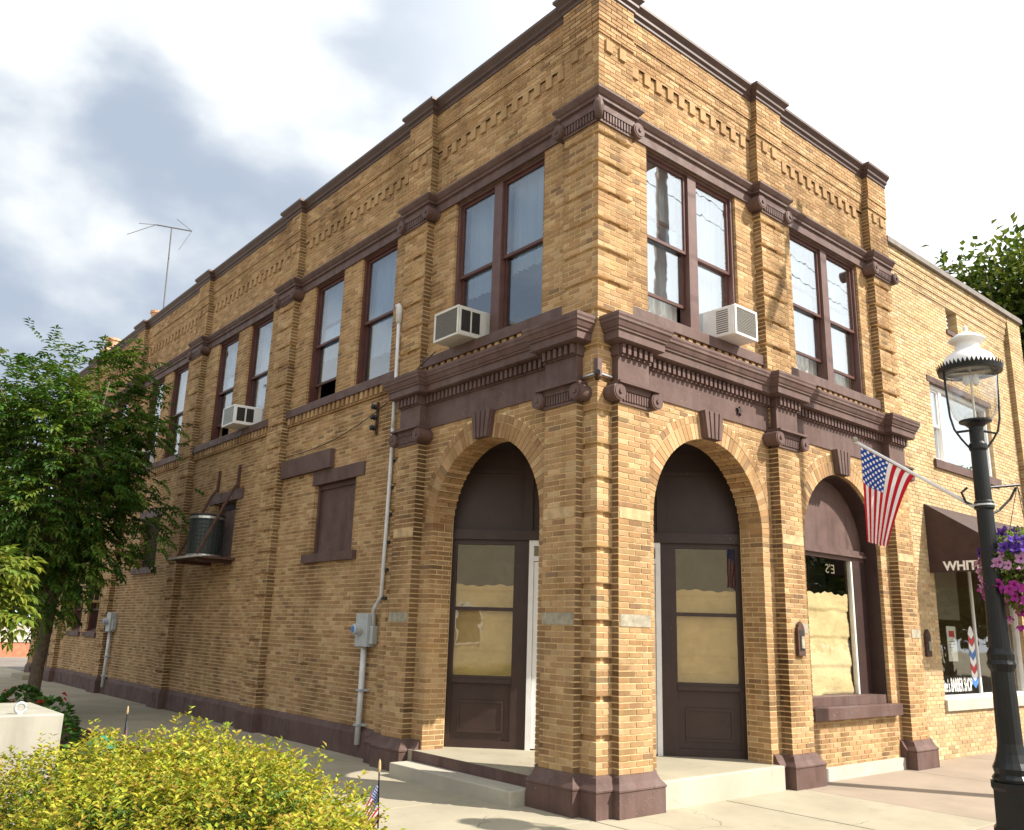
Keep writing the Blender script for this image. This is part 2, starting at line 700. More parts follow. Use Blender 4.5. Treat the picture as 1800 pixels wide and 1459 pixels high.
class Bricks:
    def __init__(s, M, pal):
        s.M, s.pal, s.r = M, pal, []

    def add(s, front, d0, d1, col=None, end=1.):
        """front: four (u,z) corners; from depth d0 (back) to d1 (front)"""
        s.r.append((front, d0, d1, col or pick(s.pal), end))

    def lay(s, u0, u1, z0, z1, d, holes=(), dep=.02, edge=.13, start=None, groove=None, gin=.04, ends=True, ph=0.):
        i = math.floor((z0 - ZR) / CH + 1e-6)
        while True:
            za, zb = ZR + i * CH + JT / 2, ZR + (i + 1) * CH - JT / 2
            if za > z1 - .01:
                break
            a0 = max(za, z0)
            b0 = min(zb, z1)
            if b0 - a0 > .012:
                zm = (a0 + b0) / 2
                ua = start(i) if start else u0
                gr = groove is not None and i % 6 == groove
                iv = [(ua + gin, u1 - gin, ends, ends)] if gr else [(ua, u1, ends, ends)]
                for h in holes:
                    r = h(zm)
                    if not r:
                        continue
                    nv = []
                    for (p, q, e1, e2) in iv:
                        if r[1] <= p or r[0] >= q:
                            nv.append((p, q, e1, e2))
                            continue
                        if r[0] > p:
                            nv.append((p, r[0], e1, True))
                        if r[1] < q:
                            nv.append((r[1], q, True, e2))
                    iv = nv
                dd = d - (gin if gr else 0)
                for (p, q, e1, e2) in iv:
                    off = ph + (BL / 2 if i % 2 else 0)
                    k = math.floor((p - off) / BL)
                    cuts = [p]
                    x = off + (k + 1) * BL
                    while x < q - 1e-6:
                        if x - cuts[-1] > .07 and q - x > .05:
                            cuts.append(x)
                        x += BL
                    cuts.append(q)
                    for j in range(len(cuts) - 1):
                        g0 = 0 if j == 0 else JT / 2
                        g1 = 0 if j == len(cuts) - 2 else JT / 2
                        x0, x1 = cuts[j] + g0, cuts[j + 1] - g1
                        if x1 - x0 < .02:
                            continue
                        isedge = (j == 0 and e1) or (j == len(cuts) - 2 and e2)
                        dp = edge if isedge else dep
                        if isedge and edge > .3:
                            dp = .105 if i % 2 else .205
                            fr4 = ((x0, a0), (x1, a0), (x1, b0), (x0, b0))
                            if i % 2:
                                s.add(fr4, d - .315, d - dp - .012)
                                s.add(fr4, d - edge, d - .327)
                            else:
                                s.add(fr4, d - edge, d - dp - .012)
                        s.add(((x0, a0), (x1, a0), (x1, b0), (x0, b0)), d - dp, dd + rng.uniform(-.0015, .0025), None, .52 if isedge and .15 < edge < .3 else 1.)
            i += 1

    def arch(s, c, zs, r, rings, d, dep, n):
        a = 0.
        r0 = r
        for k, h in enumerate(rings):
            for i in range(n):
                t0 = math.pi * (i + (.5 if False else 0)) / n + .004 / r0
                t1 = math.pi * (i + 1) / n - .004 / r0
                fr = ((c + r0 * math.cos(t0), zs + r0 * math.sin(t0)), (c + (r0 + h - .010) * math.cos(t0), zs + (r0 + h - .010) * math.sin(t0)),
                      (c + (r0 + h - .010) * math.cos(t1), zs + (r0 + h - .010) * math.sin(t1)), (c + r0 * math.cos(t1), zs + r0 * math.sin(t1)))
                if k == 0 and dep > .3:
                    cut = .105 if i % 2 else .205
                    s.add(fr, d - cut, d + rng.uniform(-.001, .002))
                    s.add(fr, d - dep, d - cut - .012)
                else:
                    s.add(fr, d - (dep if k == 0 else .05), d + rng.uniform(-.001, .002))
            r0 += h


def brick_geo(m, M, rec, back=False):
    fr, d0, d1, col, end = rec
    a = [m.raw(M(u, d1, z)) for u, z in fr]
    b = [m.raw(M(u, d0, z)) for u, z in fr]
    m.face(a, col)
    for i in range(4):
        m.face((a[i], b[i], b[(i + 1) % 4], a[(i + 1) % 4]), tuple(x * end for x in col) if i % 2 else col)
    if back:
        m.face(b[::-1], col)


def emit_bricks(sets, parents, mat, nind):
    """the nind bricks that show largest become objects, the rest one mesh per wall"""
    allr = []
    for si, bs in enumerate(sets):
        for rec in bs.r:
            fr, d0, d1, col, end = rec
            P = [Vector(bs.M(u, d1, z)) for u, z in fr]
            c = sum(P, Vector()) / 4
            ar = (P[1] - P[0]).cross(P[3] - P[0])
            v = CAM - c
            allr.append((abs(ar.dot(v)) / v.length ** 3, si, rec))
    order = sorted(range(len(allr)), key=lambda i: -allr[i][0])
    ind = set(order[:nind])
    rest = [MB() for _ in sets]
    for i, (w, si, rec) in enumerate(allr):
        if i in ind:
            m = MB()
            brick_geo(m, sets[si].M, rec, True)
            m.build('brick', mat, parents[si], center=True)
        else:
            brick_geo(rest[si], sets[si].M, rec)
    for si, m in enumerate(rest):
        if m.f:
            m.build('brickwork', mat, parents[si], kind='stuff')


def rect(a, b, z0, z1):
    return lambda z: (a, b) if z0 < z < z1 else None


def archhole(c, zs, r, z0, ro):
    def f(z):
        if z < z0:
            return None
        if z < zs:
            return (c - r, c + r)
        h = z - zs
        if h >= ro:
            return None
        w = math.sqrt(ro * ro - h * h)
        return (c - w, c + w)
    return f


def core(m, u0, u1, z0, z1, d0, d1, rects=(), arches=()):
    """wall body with openings, as boxes"""
    br = {u0, u1}
    rects = [(a - .005, b + .005, p - .005, q + .005) for a, b, p, q in rects]
    for a, b, _, _ in rects:
        br |= {a, b}
    for c, zs, r, zb in arches:
        for k in range(33):
            br.add(c - r * math.cos(math.pi * k / 32))
    br = sorted(x for x in br if u0 - 1e-6 <= x <= u1 + 1e-6)
    for i in range(len(br) - 1):
        a, b = br[i], br[i + 1]
        if b - a < 1e-5:
            continue
        um = (a + b) / 2
        iv = [(z0, z1)]
        cut = [(r[2], r[3]) for r in rects if r[0] < um < r[1]]
        for c, zs, r, zb in arches:
            if abs(um - c) < r:
                cut.append((zb, zs + math.sqrt(r * r - (um - c) ** 2) + .03))
        for p, q in cut:
            nv = []
            for s0, s1 in iv:
                if q <= s0 or p >= s1:
                    nv.append((s0, s1))
                    continue
                if p > s0:
                    nv.append((s0, p))
                if q < s1:
                    nv.append((q, s1))
            iv = nv
        for s0, s1 in iv:
            m.box(a, b, d0, d1, s0, s1)

# ================================================================== ground
def slab_grid():
    gr = MB().box(-320, 320, -320, 320, -.4, -.16)
    o = gr.build('ground', 'dirt')
    o['kind'] = 'structure'
    rd = MB()
    rd.box(-320, 320, -13.5, -4.45, -.159, -.13)          # street along the front
    rd.box(-60, 60, 33, 46, -.159, -.131)                 # cross street at the far end
    o = rd.build('road', 'asphalt')
    o['kind'] = 'structure'
    k = MB()
    k.box(-3.0, 60, -4.45, -4.3, -.3, 0.0)
    o = k.build('kerb', 'kerb')
    o['kind'] = 'structure'
    base = MB()
    base.box(-2.42, 30, -4.3, 0.6, -.3, -.016)
    base.box(-2.42, 0.6, 0.6, 32.8, -.3, -.017)
    sw = base.build('sidewalk', 'joint')
    sw['kind'] = 'structure'

    def slab(x0, x1, y0, y1, mat):
        g = .009
        m = MB()
        h = rng.uniform(-.002, .002)
        m.box(x0 + g, x1 - g, y0 + g, y1 - g, -.1, h)
        m.build('slab', mat, sw, center=True, bevel=.008)
    # front walk
    xs = [-2.4, -.1, 2.12, 3.72]
    for i in range(3):
        slab(xs[i], xs[i + 1], -2.55, -.05 if i == 0 else .55, 'concrete')
    xs = [3.72, 6.72, 9.4, 12.1, 15, 18]
    for i in range(5):
        slab(xs[i], xs[i + 1], -2.55, .5, 'concrete_pink')
    # side walk
    y = -.05
    ys = [y]
    while y < 32.5:
        y += 1.62
        ys.append(min(y, 32.7))
    for i in range(len(ys) - 1):
        slab(-2.4, .5, ys[i], ys[i + 1], 'concrete')
    # brick pavers along the kerb
    st = MB().box(-2.4, 30, -4.3, -2.56, -.1, -.014).build('paver_strip', 'joint')
    st['kind'] = 'structure'
    pm = MB().box(-.1, .1, -.05, .05, -.05, 0)
    proto = None
    for j in range(14):
        for i in range(20):
            x = .75 + i * .208 + (.104 if j % 2 else 0)
            yy = -2.612 - j * .104
            if proto is None:
                proto = pm.build('paver', 'paver', st, bevel=.005)
                o = proto
            else:
                o = proto.copy()
                COL.objects.link(o)
                o.parent = st
            o.location = (x, yy, rng.uniform(-.004, .001))
    bed = MB().box(-9.5, -2.43, -3.2, 26, -.3, .03).build('planting_bed', 'mulch')
    bed['kind'] = 'structure'


slab_grid()

# ================================================================== corner building
bld = thing('brick_building', 'two storey tan brick corner building with brown cornices and two open entrance arches', 'building')
TOPZ = 10.30
PF = [(0, .64), (3.59, 4.23), (7.12, 7.75)]                                   # piers on the street front
PS = [(0, .64), (3.85, 4.49), (8.60, 9.27), (13.58, 14.25), (18.58, 19.25), (23.58, 24.25), (26.3, 26.95)]
LF = [(.25, .81), (3.60, 4.14), (6.95, 7.49)]                                 # lower pilasters
LS = [(.25, .81), (3.61, 4.15)]
WF = [(1.09, 3.13), (4.62, 6.78)]
WS = [(1.19, 3.27), (4.97, 6.14), (6.81, 7.97), (9.88, 11.03), (11.70, 12.87), (14.88, 16.03), (16.70, 17.83),
      (19.88, 21.03), (21.70, 22.85), (24.7, 25.8)]
WZ0, WZ1 = 5.98, 8.47
ENDS = 26.95
AC, AR, AZ = 2.19, 1.15, 3.31          # entrance arches
BC, BR, BZ = 5.54, 1.13, 3.31          # shop window arch
LOWS = [(5.80, 7.27, 3.12, 4.42), (10.80, 12.05, 3.22, 4.46), (15.55, 16.98, 3.22, 4.5),
        (19.85, 20.95, 1.55, 2.9), (21.55, 22.7, 1.55, 2.9), (24.75, 25.75, .3, 2.55)]

# --- wall bodies (mortar)
mf = MB(F)
core(mf, .3, 7.745, 5.60, TOPZ, -.45, -.1475, [(a, b, WZ0, WZ1) for a, b in WF])
core(mf, .3, 7.745, -.1, 5.60, -.42, -.0555, [], [(AC, AZ, AR + .004, .29), (BC, BZ, BR + .004, .96)])
front = mf.build('front_wall', 'mortar', bld)
ms = MB(S)
core(ms, .3, ENDS - .006, 5.60, TOPZ, -.45, -.1475, [(a, b, WZ0, WZ1) for a, b in WS])
core(ms, 4.1, ENDS - .006, -.1, 5.60, -.45, -.1475, LOWS)
core(ms, .3, 4.1, -.1, 5.60, -.42, -.0555, [], [(AC, AZ, AR + .004, .29)])
side = ms.build('side_wall', 'mortar', bld)


def pier_core(m, u0, u1, z0, z1, d1, dback, groove, gin=.04):
    i = math.floor((z0 - ZR) / CH)
    s0 = z0
    while ZR + i * CH < z1:
        if i % 6 == groove:
            a, b = ZR + i * CH, ZR + (i + 1) * CH
            if a > s0 + .001:
                m.box(u0 + .004, u1 - .004, dback, d1 - .0055, s0, min(a, z1))
            m.box(u0 + .004 + gin, u1 - .004 - gin, dback, d1 - .0055 - gin, max(a, z0), min(b, z1))
            s0 = b
        i += 1
    if s0 < z1:
        m.box(u0 + .004, u1 - .004, dback, d1 - .0055, s0, z1)


bf, bs = Bricks(F, PAL), Bricks(S, PAL)
# corner block shared by both faces
pc = MB(S)
for (za, zb, g) in ((.40, 5.62, 5), (5.62, 8.60, 0)):
    i = math.floor((za - ZR) / CH)
    s0 = za
    while ZR + i * CH < zb:
        if i % 6 == g:
            a, b = ZR + i * CH, ZR + (i + 1) * CH
            if a > s0 + .001:
                pc.box(.005, .635, -.635, -.005, s0, min(a, zb))
            pc.box(.045, .595, -.595, -.045, max(a, za), min(b, zb))
            s0 = b
        i += 1
    if s0 < zb:
        pc.box(.005, .635, -.635, -.005, s0, zb)
pc.box(.007, .66, -.66, -.007, 8.60, TOPZ)
pc.build('corner_pier', 'mortar', bld)
for (bb, odd) in ((bf, 0), (bs, 1)):
    st = (lambda o: (lambda i: 0.0 if i % 2 == o else .108))(odd)
    bb.lay(0, .64, .40, 5.62, 0, edge=.10, start=st, groove=5)
    bb.lay(0, .64, 5.62, 8.60, 0, edge=.10, start=st, groove=0)
    bb.lay(0, .66, 8.60, 9.667, 0, edge=.10, start=st)
    st2 = (lambda o: (lambda i: -.018 if i % 2 == o else .108))(odd)
    bb.lay(0, .68, 9.667, 9.86, .018, edge=.118, start=st2)
    st3 = (lambda o: (lambda i: -.03 if i % 2 == o else .108))(odd)
    bb.lay(0, .66, 9.86, TOPZ, .03, edge=.13, start=st3)
for (bb, M, piers) in ((bf, F, PF[1:]), (bs, S, PS[1:])):
    for (a, b) in piers:
        mm = MB(M)
        pier_core(mm, a, b, .0, 5.62, 0, -.2, 5)
        pier_core(mm, a, b, 5.62, 8.60, 0, -.2, 0)
        mm.box(a - .02 + .007, b + .02 - .007, -.2, -.007, 8.60, 9.667)
        mm.box(a - .04 + .007, b + .04 - .007, -.2, .011, 9.667, 9.86)
        mm.box(a - .02 + .007, b + .02 - .007, -.2, .023, 9.86, TOPZ)
        mm.build('pier', 'mortar', bld)
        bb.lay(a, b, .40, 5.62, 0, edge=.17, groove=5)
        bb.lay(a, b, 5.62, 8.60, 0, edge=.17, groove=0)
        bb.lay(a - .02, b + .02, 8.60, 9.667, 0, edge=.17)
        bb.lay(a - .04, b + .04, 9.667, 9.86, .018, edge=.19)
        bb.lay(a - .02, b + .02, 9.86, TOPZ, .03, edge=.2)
# lower pilasters with their own bodies
for (bb, M, pil) in ((bf, F, LF), (bs, S, LS)):
    for (a, b) in pil:
        one('pilaster', 'mortar', bld, M, (a + .004, b - .004, -.1, .0945, .0, 4.60))
        bb.lay(a, b, .40, 4.58, .10, edge=.17)


def gaps(piers, end):
    return [(piers[i][1], piers[i + 1][0]) for i in range(len(piers) - 1)]


# upper walls, bay by bay
for (bb, piers, wins, base) in ((bf, PF, WF, None), (bs, PS, WS, None)):
    hol = [rect(a, b, WZ0 - .01, WZ1) for a, b in wins]
    for (a, b) in gaps(piers, 0):
        bb.lay(a, b, 5.66, 9.60, -.142, hol, ends=False)
        bb.lay(a, b, 9.60, 9.77, -.112, ends=False, dep=.05)
        bb.lay(a, b, 9.77, 9.95, -.092, ends=False, dep=.07)
        bb.lay(a, b, 9.95, TOPZ, -.075, ends=False, dep=.09)
ob = MB(F)
for (a, b) in gaps(PF, 0):
    ob.box(a, b, -.16, -.119, 9.60, 9.77)
    ob.box(a, b, -.16, -.099, 9.77, 9.95)
    ob.box(a, b, -.16, -.082, 9.95, TOPZ)
ob.build('parapet_backing', 'mortar', bld)
ob = MB(S)
for (a, b) in gaps(PS, 0):
    ob.box(a, b, -.16, -.119, 9.60, 9.77)
    ob.box(a, b, -.16, -.099, 9.77, 9.95)
    ob.box(a, b, -.16, -.082, 9.95, TOPZ)
ob.build('parapet_backing', 'mortar', bld)
# lower walls
ah = archhole(AC, AZ, AR, .29, AR + .325)
bh = archhole(BC, BZ, BR, .96, BR + .325)
bf.lay(.64, 3.6, .30, 4.82, -.05, [ah], edge=.36, ends=False)
bf.lay(4.23, 7.12, .17, 4.82, -.05, [bh], edge=.06, ends=False)
bs.lay(.64, 3.85, .30, 4.82, -.05, [ah], edge=.36, ends=False)
bf.arch(AC, AZ, AR, (.215, .11), -.048, .36, 47)
bs.arch(AC, AZ, AR, (.215, .11), -.048, .36, 47)
bf.arch(BC, BZ, BR, (.215, .11), -.048, .07, 46)
lh = [rect(*w) for w in LOWS]
lp = [(4.49, 8.60), (9.27, 13.58), (14.25, 18.58), (19.25, 23.58), (24.25, 26.3)]
for (a, b) in lp:
    bs.lay(a, b, .42, 5.67, -.142, lh, ends=False)
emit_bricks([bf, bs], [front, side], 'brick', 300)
# stone blocks let into the brickwork
for (M, a, b, z) in ((F, .27, .79, 1.98), (S, .27, .79, 1.98), (S, 3.64, 4.12, 1.98), (F, 3.95, 4.13, 1.98), (F, 7.2, 7.5, 1.98)):
    one('stone_block', 'stone', bld, M, (a, b, .05, .106, z, z + .135))
for (M, a, b) in ((F, .27, .80), (S, .27, .80), (F, 3.61, 4.13), (S, 3.62, 4.14), (F, 6.97, 7.48)):
    one('impost_stone', 'stone_yellow', bld, M, (a, b, .05, .104, 3.20, 3.33))

# --- hanging corbel blocks of the parapet frieze
for (M, piers, last) in ((F, PF, 7.7), (S, PS, 26.0)):
    proto = None
    spots = []
    for (a, b) in gaps(piers, 0):
        n = int((b - a - .16) / .253)
        st = (b - a - (n - 1) * .253) / 2
        spots += [(a + st + k * .253, -.112) for k in range(n)]
    for (a, b) in piers:
        spots += [((a + b) / 2 - .14, .03), ((a + b) / 2 + .12, .03)]
    for (u, d) in spots:
        if proto is None:
            proto = MB(M)
            proto.M = (lambda M: (lambda uu, dd, zz: M(uu, dd, zz)))(M)
            proto.box(-.062, .062, -.06, 0, 0, .175, (.44, .285, .145))
            p0 = proto.build('corbel_block', 'brick', front if M is F else side)
            o = p0
        else:
            o = p0.copy()
            COL.objects.link(o)
            o.parent = front if M is F else side
        o.location = M(u, d, 9.425)

# --- brick dentils below the upper sills
for (M, piers, w) in ((F, PF, front), (S, PS, side)):
    m = MB(M)
    for (a, b) in gaps(piers, 0):
        u = a + .07
        while u < b - .05:
            c = pick(PAL)
            m.box(u, u + .085, -.16, -.075, 5.69, 5.825, c)
            u += .162
        m.box(a, b, -.16, -.10, 5.655, 5.69, pick(PAL))
    m.build('sill_dentils', 'brick', w, kind='stuff')
    for (a, b) in gaps(piers, 0):
        one('sill', 'trim', bld, M, (a + .002, b - .002, -.34, -.05, 5.826, WZ0), bevel=.006)

# --- copings, cornices and plinths
COP = [(-.3, 10.285), (0, 10.285), (.02, 10.30), (.02, 10.345), (.055, 10.37), (.055, 10.41), (.115, 10.475), (.115, 10.52), (-.3, 10.55)]


def cpath(piers, dp, dw, end):
    p = [(0, dp)]
    for i, (a, b) in enumerate(piers):
        if i:
            p += [(a - .02, dw), (a - .02, dp)]
        if i < len(piers) - 1:
            p += [(b + .02, dp), (b + .02, dw)]
    p.append((end, dp))
    return p


MB(F).sweep(cpath(PF, .03, -.075, 7.77), COP, m0=True).build('coping', 'coping', bld)
MB(S).sweep(cpath(PS, .03, -.075, 26.97), COP, m0=True).build('coping', 'coping', bld)
UC = [(-.05, 8.575), (.02, 8.575), (.02, 8.61), (.055, 8.625), (.055, 8.665), (.075, 8.68), (.115, 8.735), (.115, 8.765), (-.05, 8.79)]
MB(F).sweep(cpath(PF, .0, -.142, 7.77), UC, m0=True).build('upper_cornice', 'trim', bld)
MB(S).sweep(cpath(PS, .0, -.142, 26.97), UC, m0=True).build('upper_cornice', 'trim', bld)
for (M, piers) in ((F, PF), (S, PS)):
    for (a, b) in gaps(piers, 0):
        one('head_fascia', 'trim', bld, M, (a + .02, b - .02, -.17, -.112, WZ1 - .01, 8.574))

ENT = [(-.1, 5.17), (0, 5.17), (.02, 5.175), (.02, 5.31), (.13, 5.325), (.13, 5.335), (.145, 5.335), (.145, 5.43), (.165, 5.44), (.165, 5.46),
       (.18, 5.475), (.20, 5.53), (.215, 5.545), (.215, 5.575), (.225, 5.60), (.225, 5.635), (-.2, 5.665)]
EF = [(.25, 0), (.25, .10), (.81, .10), (.81, -.03), (3.60, -.03), (3.60, .10), (4.14, .10), (4.14, -.03), (6.95, -.03), (6.95, .10), (7.49, .10), (7.49, 0)]
ES = [(.25, 0), (.25, .10), (.81, .10), (.81, -.03), (3.61, -.03), (3.61, .10), (4.15, .10), (4.15, 0.)]
MB(F).sweep(EF, ENT).build('main_cornice', 'trim', bld)
MB(S).sweep(ES, ENT).build('main_cornice', 'trim', bld)
FR = [(-.12, 4.815), (0, 4.815), (0, 5.169), (-.12, 5.169)]
FRB = [(-.15, 4.80), (0.02, 4.80), (0.02, 4.83), (-.15, 4.83)]
for (M, E) in ((F, EF), (S, ES)):
    MB(M).sweep(E, FR).build('frieze', 'trim', bld)
    m = MB(M)
    for i in range(len(E) - 1):
        (u0, d0), (u1, d1) = E[i], E[i + 1]
        if d0 == d1:
            ext = .02 if d0 > 0 else -.04
            n = max(1, int(round((u1 - u0 + 2 * ext) / .0955)))
            st = (u1 - u0 + 2 * ext) / n
            for k in range(n):
                x = u0 - ext + (k + .5) * st
                m.box(x - .025, x + .025, d0 - .0, d0 + .075, 5.19, 5.305)
    m.build('dentils', 'trim', bld, kind='stuff')

PLF = [(-.05, -.05), (.095, -.05), (.095, .262), (.105, .268), (.105, .285), (.055, .345), (.03, .40), (0.004, .418), (-.05, .42)]
MB(F).sweep([(0, 0), (.25, 0), (.25, .10), (.81, .10), (.81, -.05), (1.0, -.05)], PLF, m0=True).build('plinth', 'plinth', bld)
MB(S).sweep([(0, 0), (.25, 0), (.25, .10), (.81, .10), (.81, -.05), (1.0, -.05)], PLF, m0=True).build('plinth', 'plinth', bld)
MB(F).sweep([(3.38, -.05), (3.60, -.05), (3.60, .10), (4.14, .10), (4.14, 0), (4.23, 0), (4.23, -.05), (4.3, -.05)], PLF).build('plinth', 'plinth', bld)
MB(F).sweep([(6.83, -.05), (6.95, -.05), (6.95, .10), (7.49, .10), (7.49, 0.0), (7.75, 0)], PLF).build('plinth', 'plinth', bld)
pth = [(3.38, -.05), (3.61, -.05), (3.61, .10), (4.15, .10), (4.15, 0), (4.49, 0), (4.49, -.142)]
MB(S).sweep(pth, PLF).build('plinth', 'plinth', bld)
PLS = [(-.05, -.05), (.05, -.05), (.05, .33), (.0, .42), (-.05, .425)]
pth = [(4.60, -.142)]
for (a, b) in PS[2:-1]:
    pth += [(a, -.142), (a, 0), (b, 0), (b, -.142)]
pth += [(24.72, -.142)]
MB(S).sweep(pth, PLS).build('plinth', 'plinth', bld)
MB(S).sweep([(25.78, -.142), (26.3, -.142), (26.3, 0), (26.95, 0)], PLS).build('plinth', 'plinth', bld)
one('base_course', 'kerb', bld, F, (4.3, 6.84, -.2, .02, -.05, .17))


# --- Ionic capitals
def capital(M, u0, u1, zb, d, back, abacus, corner=False):
    """row of flutes between two scrolls, abacus on top"""
    z1 = zb + .25
    m = MB(M)
    m.box(u0 - .01, u1 + .01, back, d + .025, zb - .005, zb + .03)
    m.box(u0 - .01, u1 + .01, back, d + .015, zb + .03, zb + .15)
    m.box(u0 - .03, u1 + .03, back, d + .05, zb + .15, z1 - .03)
    if abacus:
        m.box(u0 - .085, u1 + .085, back, d + .115, z1 - .03, z1 + .0)
    cap = m.build('capital', 'trim', bld)
    fl = MB(M)
    n = 10
    for k in range(n):
        x = u0 + .05 + (u1 - u0 - .1) * (k + .5) / n
        fl.box(x - .015, x + .015, d + .012, d + .042, zb + .032, zb + .145)
    fl.build('flutes', 'trim', cap, kind='stuff')
    for k, (x, sg) in enumerate(((u0 - .055, -1), (u1 + .055, 1))):
        if corner and k == 0:
            continue
        v = MB(M)
        v.disc(x, zb + .115, .105, back, d + .085, 22)
        v.disc(x, zb + .115, .085, d + .084, d + .094, 22)
        v.disc(x, zb + .115, .028, d + .09, d + .112, 12)
        v.build('volute', 'trim', cap)
    return cap


for (M, pil) in ((F, LF), (S, LS)):
    for (a, b) in pil:
        capital(M, a, b, 4.575, .10, -.04, True)
for (a, b) in PF[1:]:
    capital(F, a, b, 8.325, 0, -.15, False)
for (a, b) in PS[1:]:
    capital(S, a, b, 8.325, 0, -.15, False)
capital(F, 0.0, .64, 8.325, 0, -.12, False, True)
capital(S, 0.0, .64, 8.325, 0, -.12, False, True)
cs = MB()
cs.tube([(-.03, -.03, 8.33), (-.05, -.05, 8.42), (-.07, -.07, 8.5), (-.05, -.05, 8.575)], [.05, .06, .07, .05], 10)
cs.build('corner_scroll', 'trim', bld, smooth=True)


# --- keystones
def keystone(M, c, zb):
    m = MB(M)
    zt = 4.83
    for k in range(-2, 2):
        w0, w1 = .155, .215
        a0, a1 = k * w0 / 2, (k + 1) * w0 / 2
        b0, b1 = k * w1 / 2, (k + 1) * w1 / 2
        g = .012
        m.prism([(c + a0 + g, zb), (c + a1 - g, zb), (c + b1 - g, zt), (c + b0 + g, zt)], -.06, .055)
    m.prism([(c - .155, zb + .005), (c + .155, zb + .005), (c + .21, zt - .005), (c - .21, zt - .005)], -.06, .02)
    m.build('keystone', 'trim', bld, bevel=.006)


keystone(F, AC, AZ + AR - .005)
keystone(S, AC, AZ + AR - .005)
keystone(F, BC, BZ + BR - .005)
# five-pointed tie-rod plate on the frieze
st = MB(F)
pts = []
for k in range(10):
    r = .07 if k % 2 == 0 else .032
    pts.append((2.86 + r * math.sin(math.pi * k / 5 + .2), 4.985 + r * math.cos(math.pi * k / 5 + .2)))
st.prism(pts, -.03, .0)
st.build('anchor_star', 'dark_brown', bld)

# --- closed shell: floors, roof, far walls
sh = MB()
sh.box(.3, 7.6, .3, 26.8, 5.2, 5.45)
sh.box(7.45, 7.74, .2, 26.9, -.1, TOPZ)
sh.box(.2, 7.74, 26.6, 26.94, -.1, TOPZ)
sh.build('interior_shell', 'interior', bld)
MB().box(.1, 7.74, .1, 26.94, 10.05, 10.2).build('roof', 'roofing', bld)
one('ground_floor', 'interior', bld, W, (.3, 7.6, .3, 26.8, .05, .29))


# --- windows
def sash_set(M, u0, u1, z0, z1, d, par, up=0., curt='curtain', cz=None, sashm='sash', gl='glass'):
    zm = (z0 + z1) / 2 - .03
    w = .045

    def sash(a, b, za, zb, dd):
        m = MB(M)
        m.box(a, a + w, dd - .02, dd + .02, za, zb)
        m.box(b - w, b, dd - .02, dd + .02, za, zb)
        m.box(a + w, b - w, dd - .019, dd + .019, za, za + w)
        m.box(a + w, b - w, dd - .019, dd + .019, zb - w, zb)
        m.build('sash', sashm, par)
        one('pane', gl, par, M, (a + w - .004, b - w + .004, dd - .003, dd + .003, za + w - .004, zb - w + .004))
    sash(u0 + .003, u1 - .003, zm - .02, z1 - .003, d)
    sash(u0 + .003, u1 - .003, z0 + .003 + up, zm + .028 + up, d - .045)
    if curt:
        m = MB(M)
        c0, c1 = cz if cz else (z0, z1 + .12)
        n = max(16, int((u1 - u0) * 44))
        f = rng.uniform(50, 75)
        ph = rng.uniform(0, 6)
        prev = None
        for i in range(n + 1):
            u = u0 - .05 + (u1 - u0 + .1) * i / n
            dd = d - .20 + .028 * math.sin(f * u + ph) + .018 * math.sin(23 * u + 2 * ph)
            a, b = m.P(u, dd, c0), m.P(u, dd + .02, c1)
            if prev:
                m.face((prev[0], a, b, prev[1]))
            prev = (a, b)
        m.build('curtain', curt, par, smooth=True, fix=False)


def upper_window(M, u0, u1, pair=False, ups=(0, 0), curts=('curtain', 'curtain'), czs=(None, None)):
    d = -.25
    gl = 'glass_side' if M is S else 'glass'
    m = MB(M)
    z0, z1 = WZ0, WZ1
    w = .055
    m.box(u0, u0 + w, d - .12, d + .06, z0, z1)
    m.box(u1 - w, u1, d - .12, d + .06, z0, z1)
    m.box(u0 + w, u1 - w, d - .12, d + .058, z1 - w, z1)
    m.box(u0 + w, u1 - w, d - .12, d + .05, z0, z0 + .04)
    if pair:
        c = (u0 + u1) / 2 + .03
        m.box(c - .095, c + .095, d - .12, d + .062, z0 + .04, z1 - w)
    win = m.build('window', 'trim_flaky' if pair else 'sash', bld)
    if pair:
        sash_set(M, u0 + w, c - .095, z0 + .04, z1 - w, d, win, ups[0], curts[0], czs[0], 'sash', gl)
        sash_set(M, c + .095, u1 - w, z0 + .04, z1 - w, d, win, ups[1], curts[1], czs[1], 'sash', gl)
    else:
        sash_set(M, u0 + w, u1 - w, z0 + .04, z1 - w, d, win, ups[0], curts[0], czs[0], 'sash', gl)
    return win


upper_window(F, *WF[0], True, (.33, 0), ('curtain', 'curtain'))
upper_window(F, *WF[1], True, (.36, .30), ('curtain', 'curtain'))
upper_window(S, *WS[0], True, (0, 0), ('curtain_blue', 'curtain_blue'), ((7.0, 8.6), (6.9, 8.6)))
for i, (a, b) in enumerate(WS[1:]):
    upper_window(S, a, b, False, (.36 if i % 2 else 0,), ('curtain_blue',), ((6.95, 8.6) if i % 2 else (6.6, 8.6),))

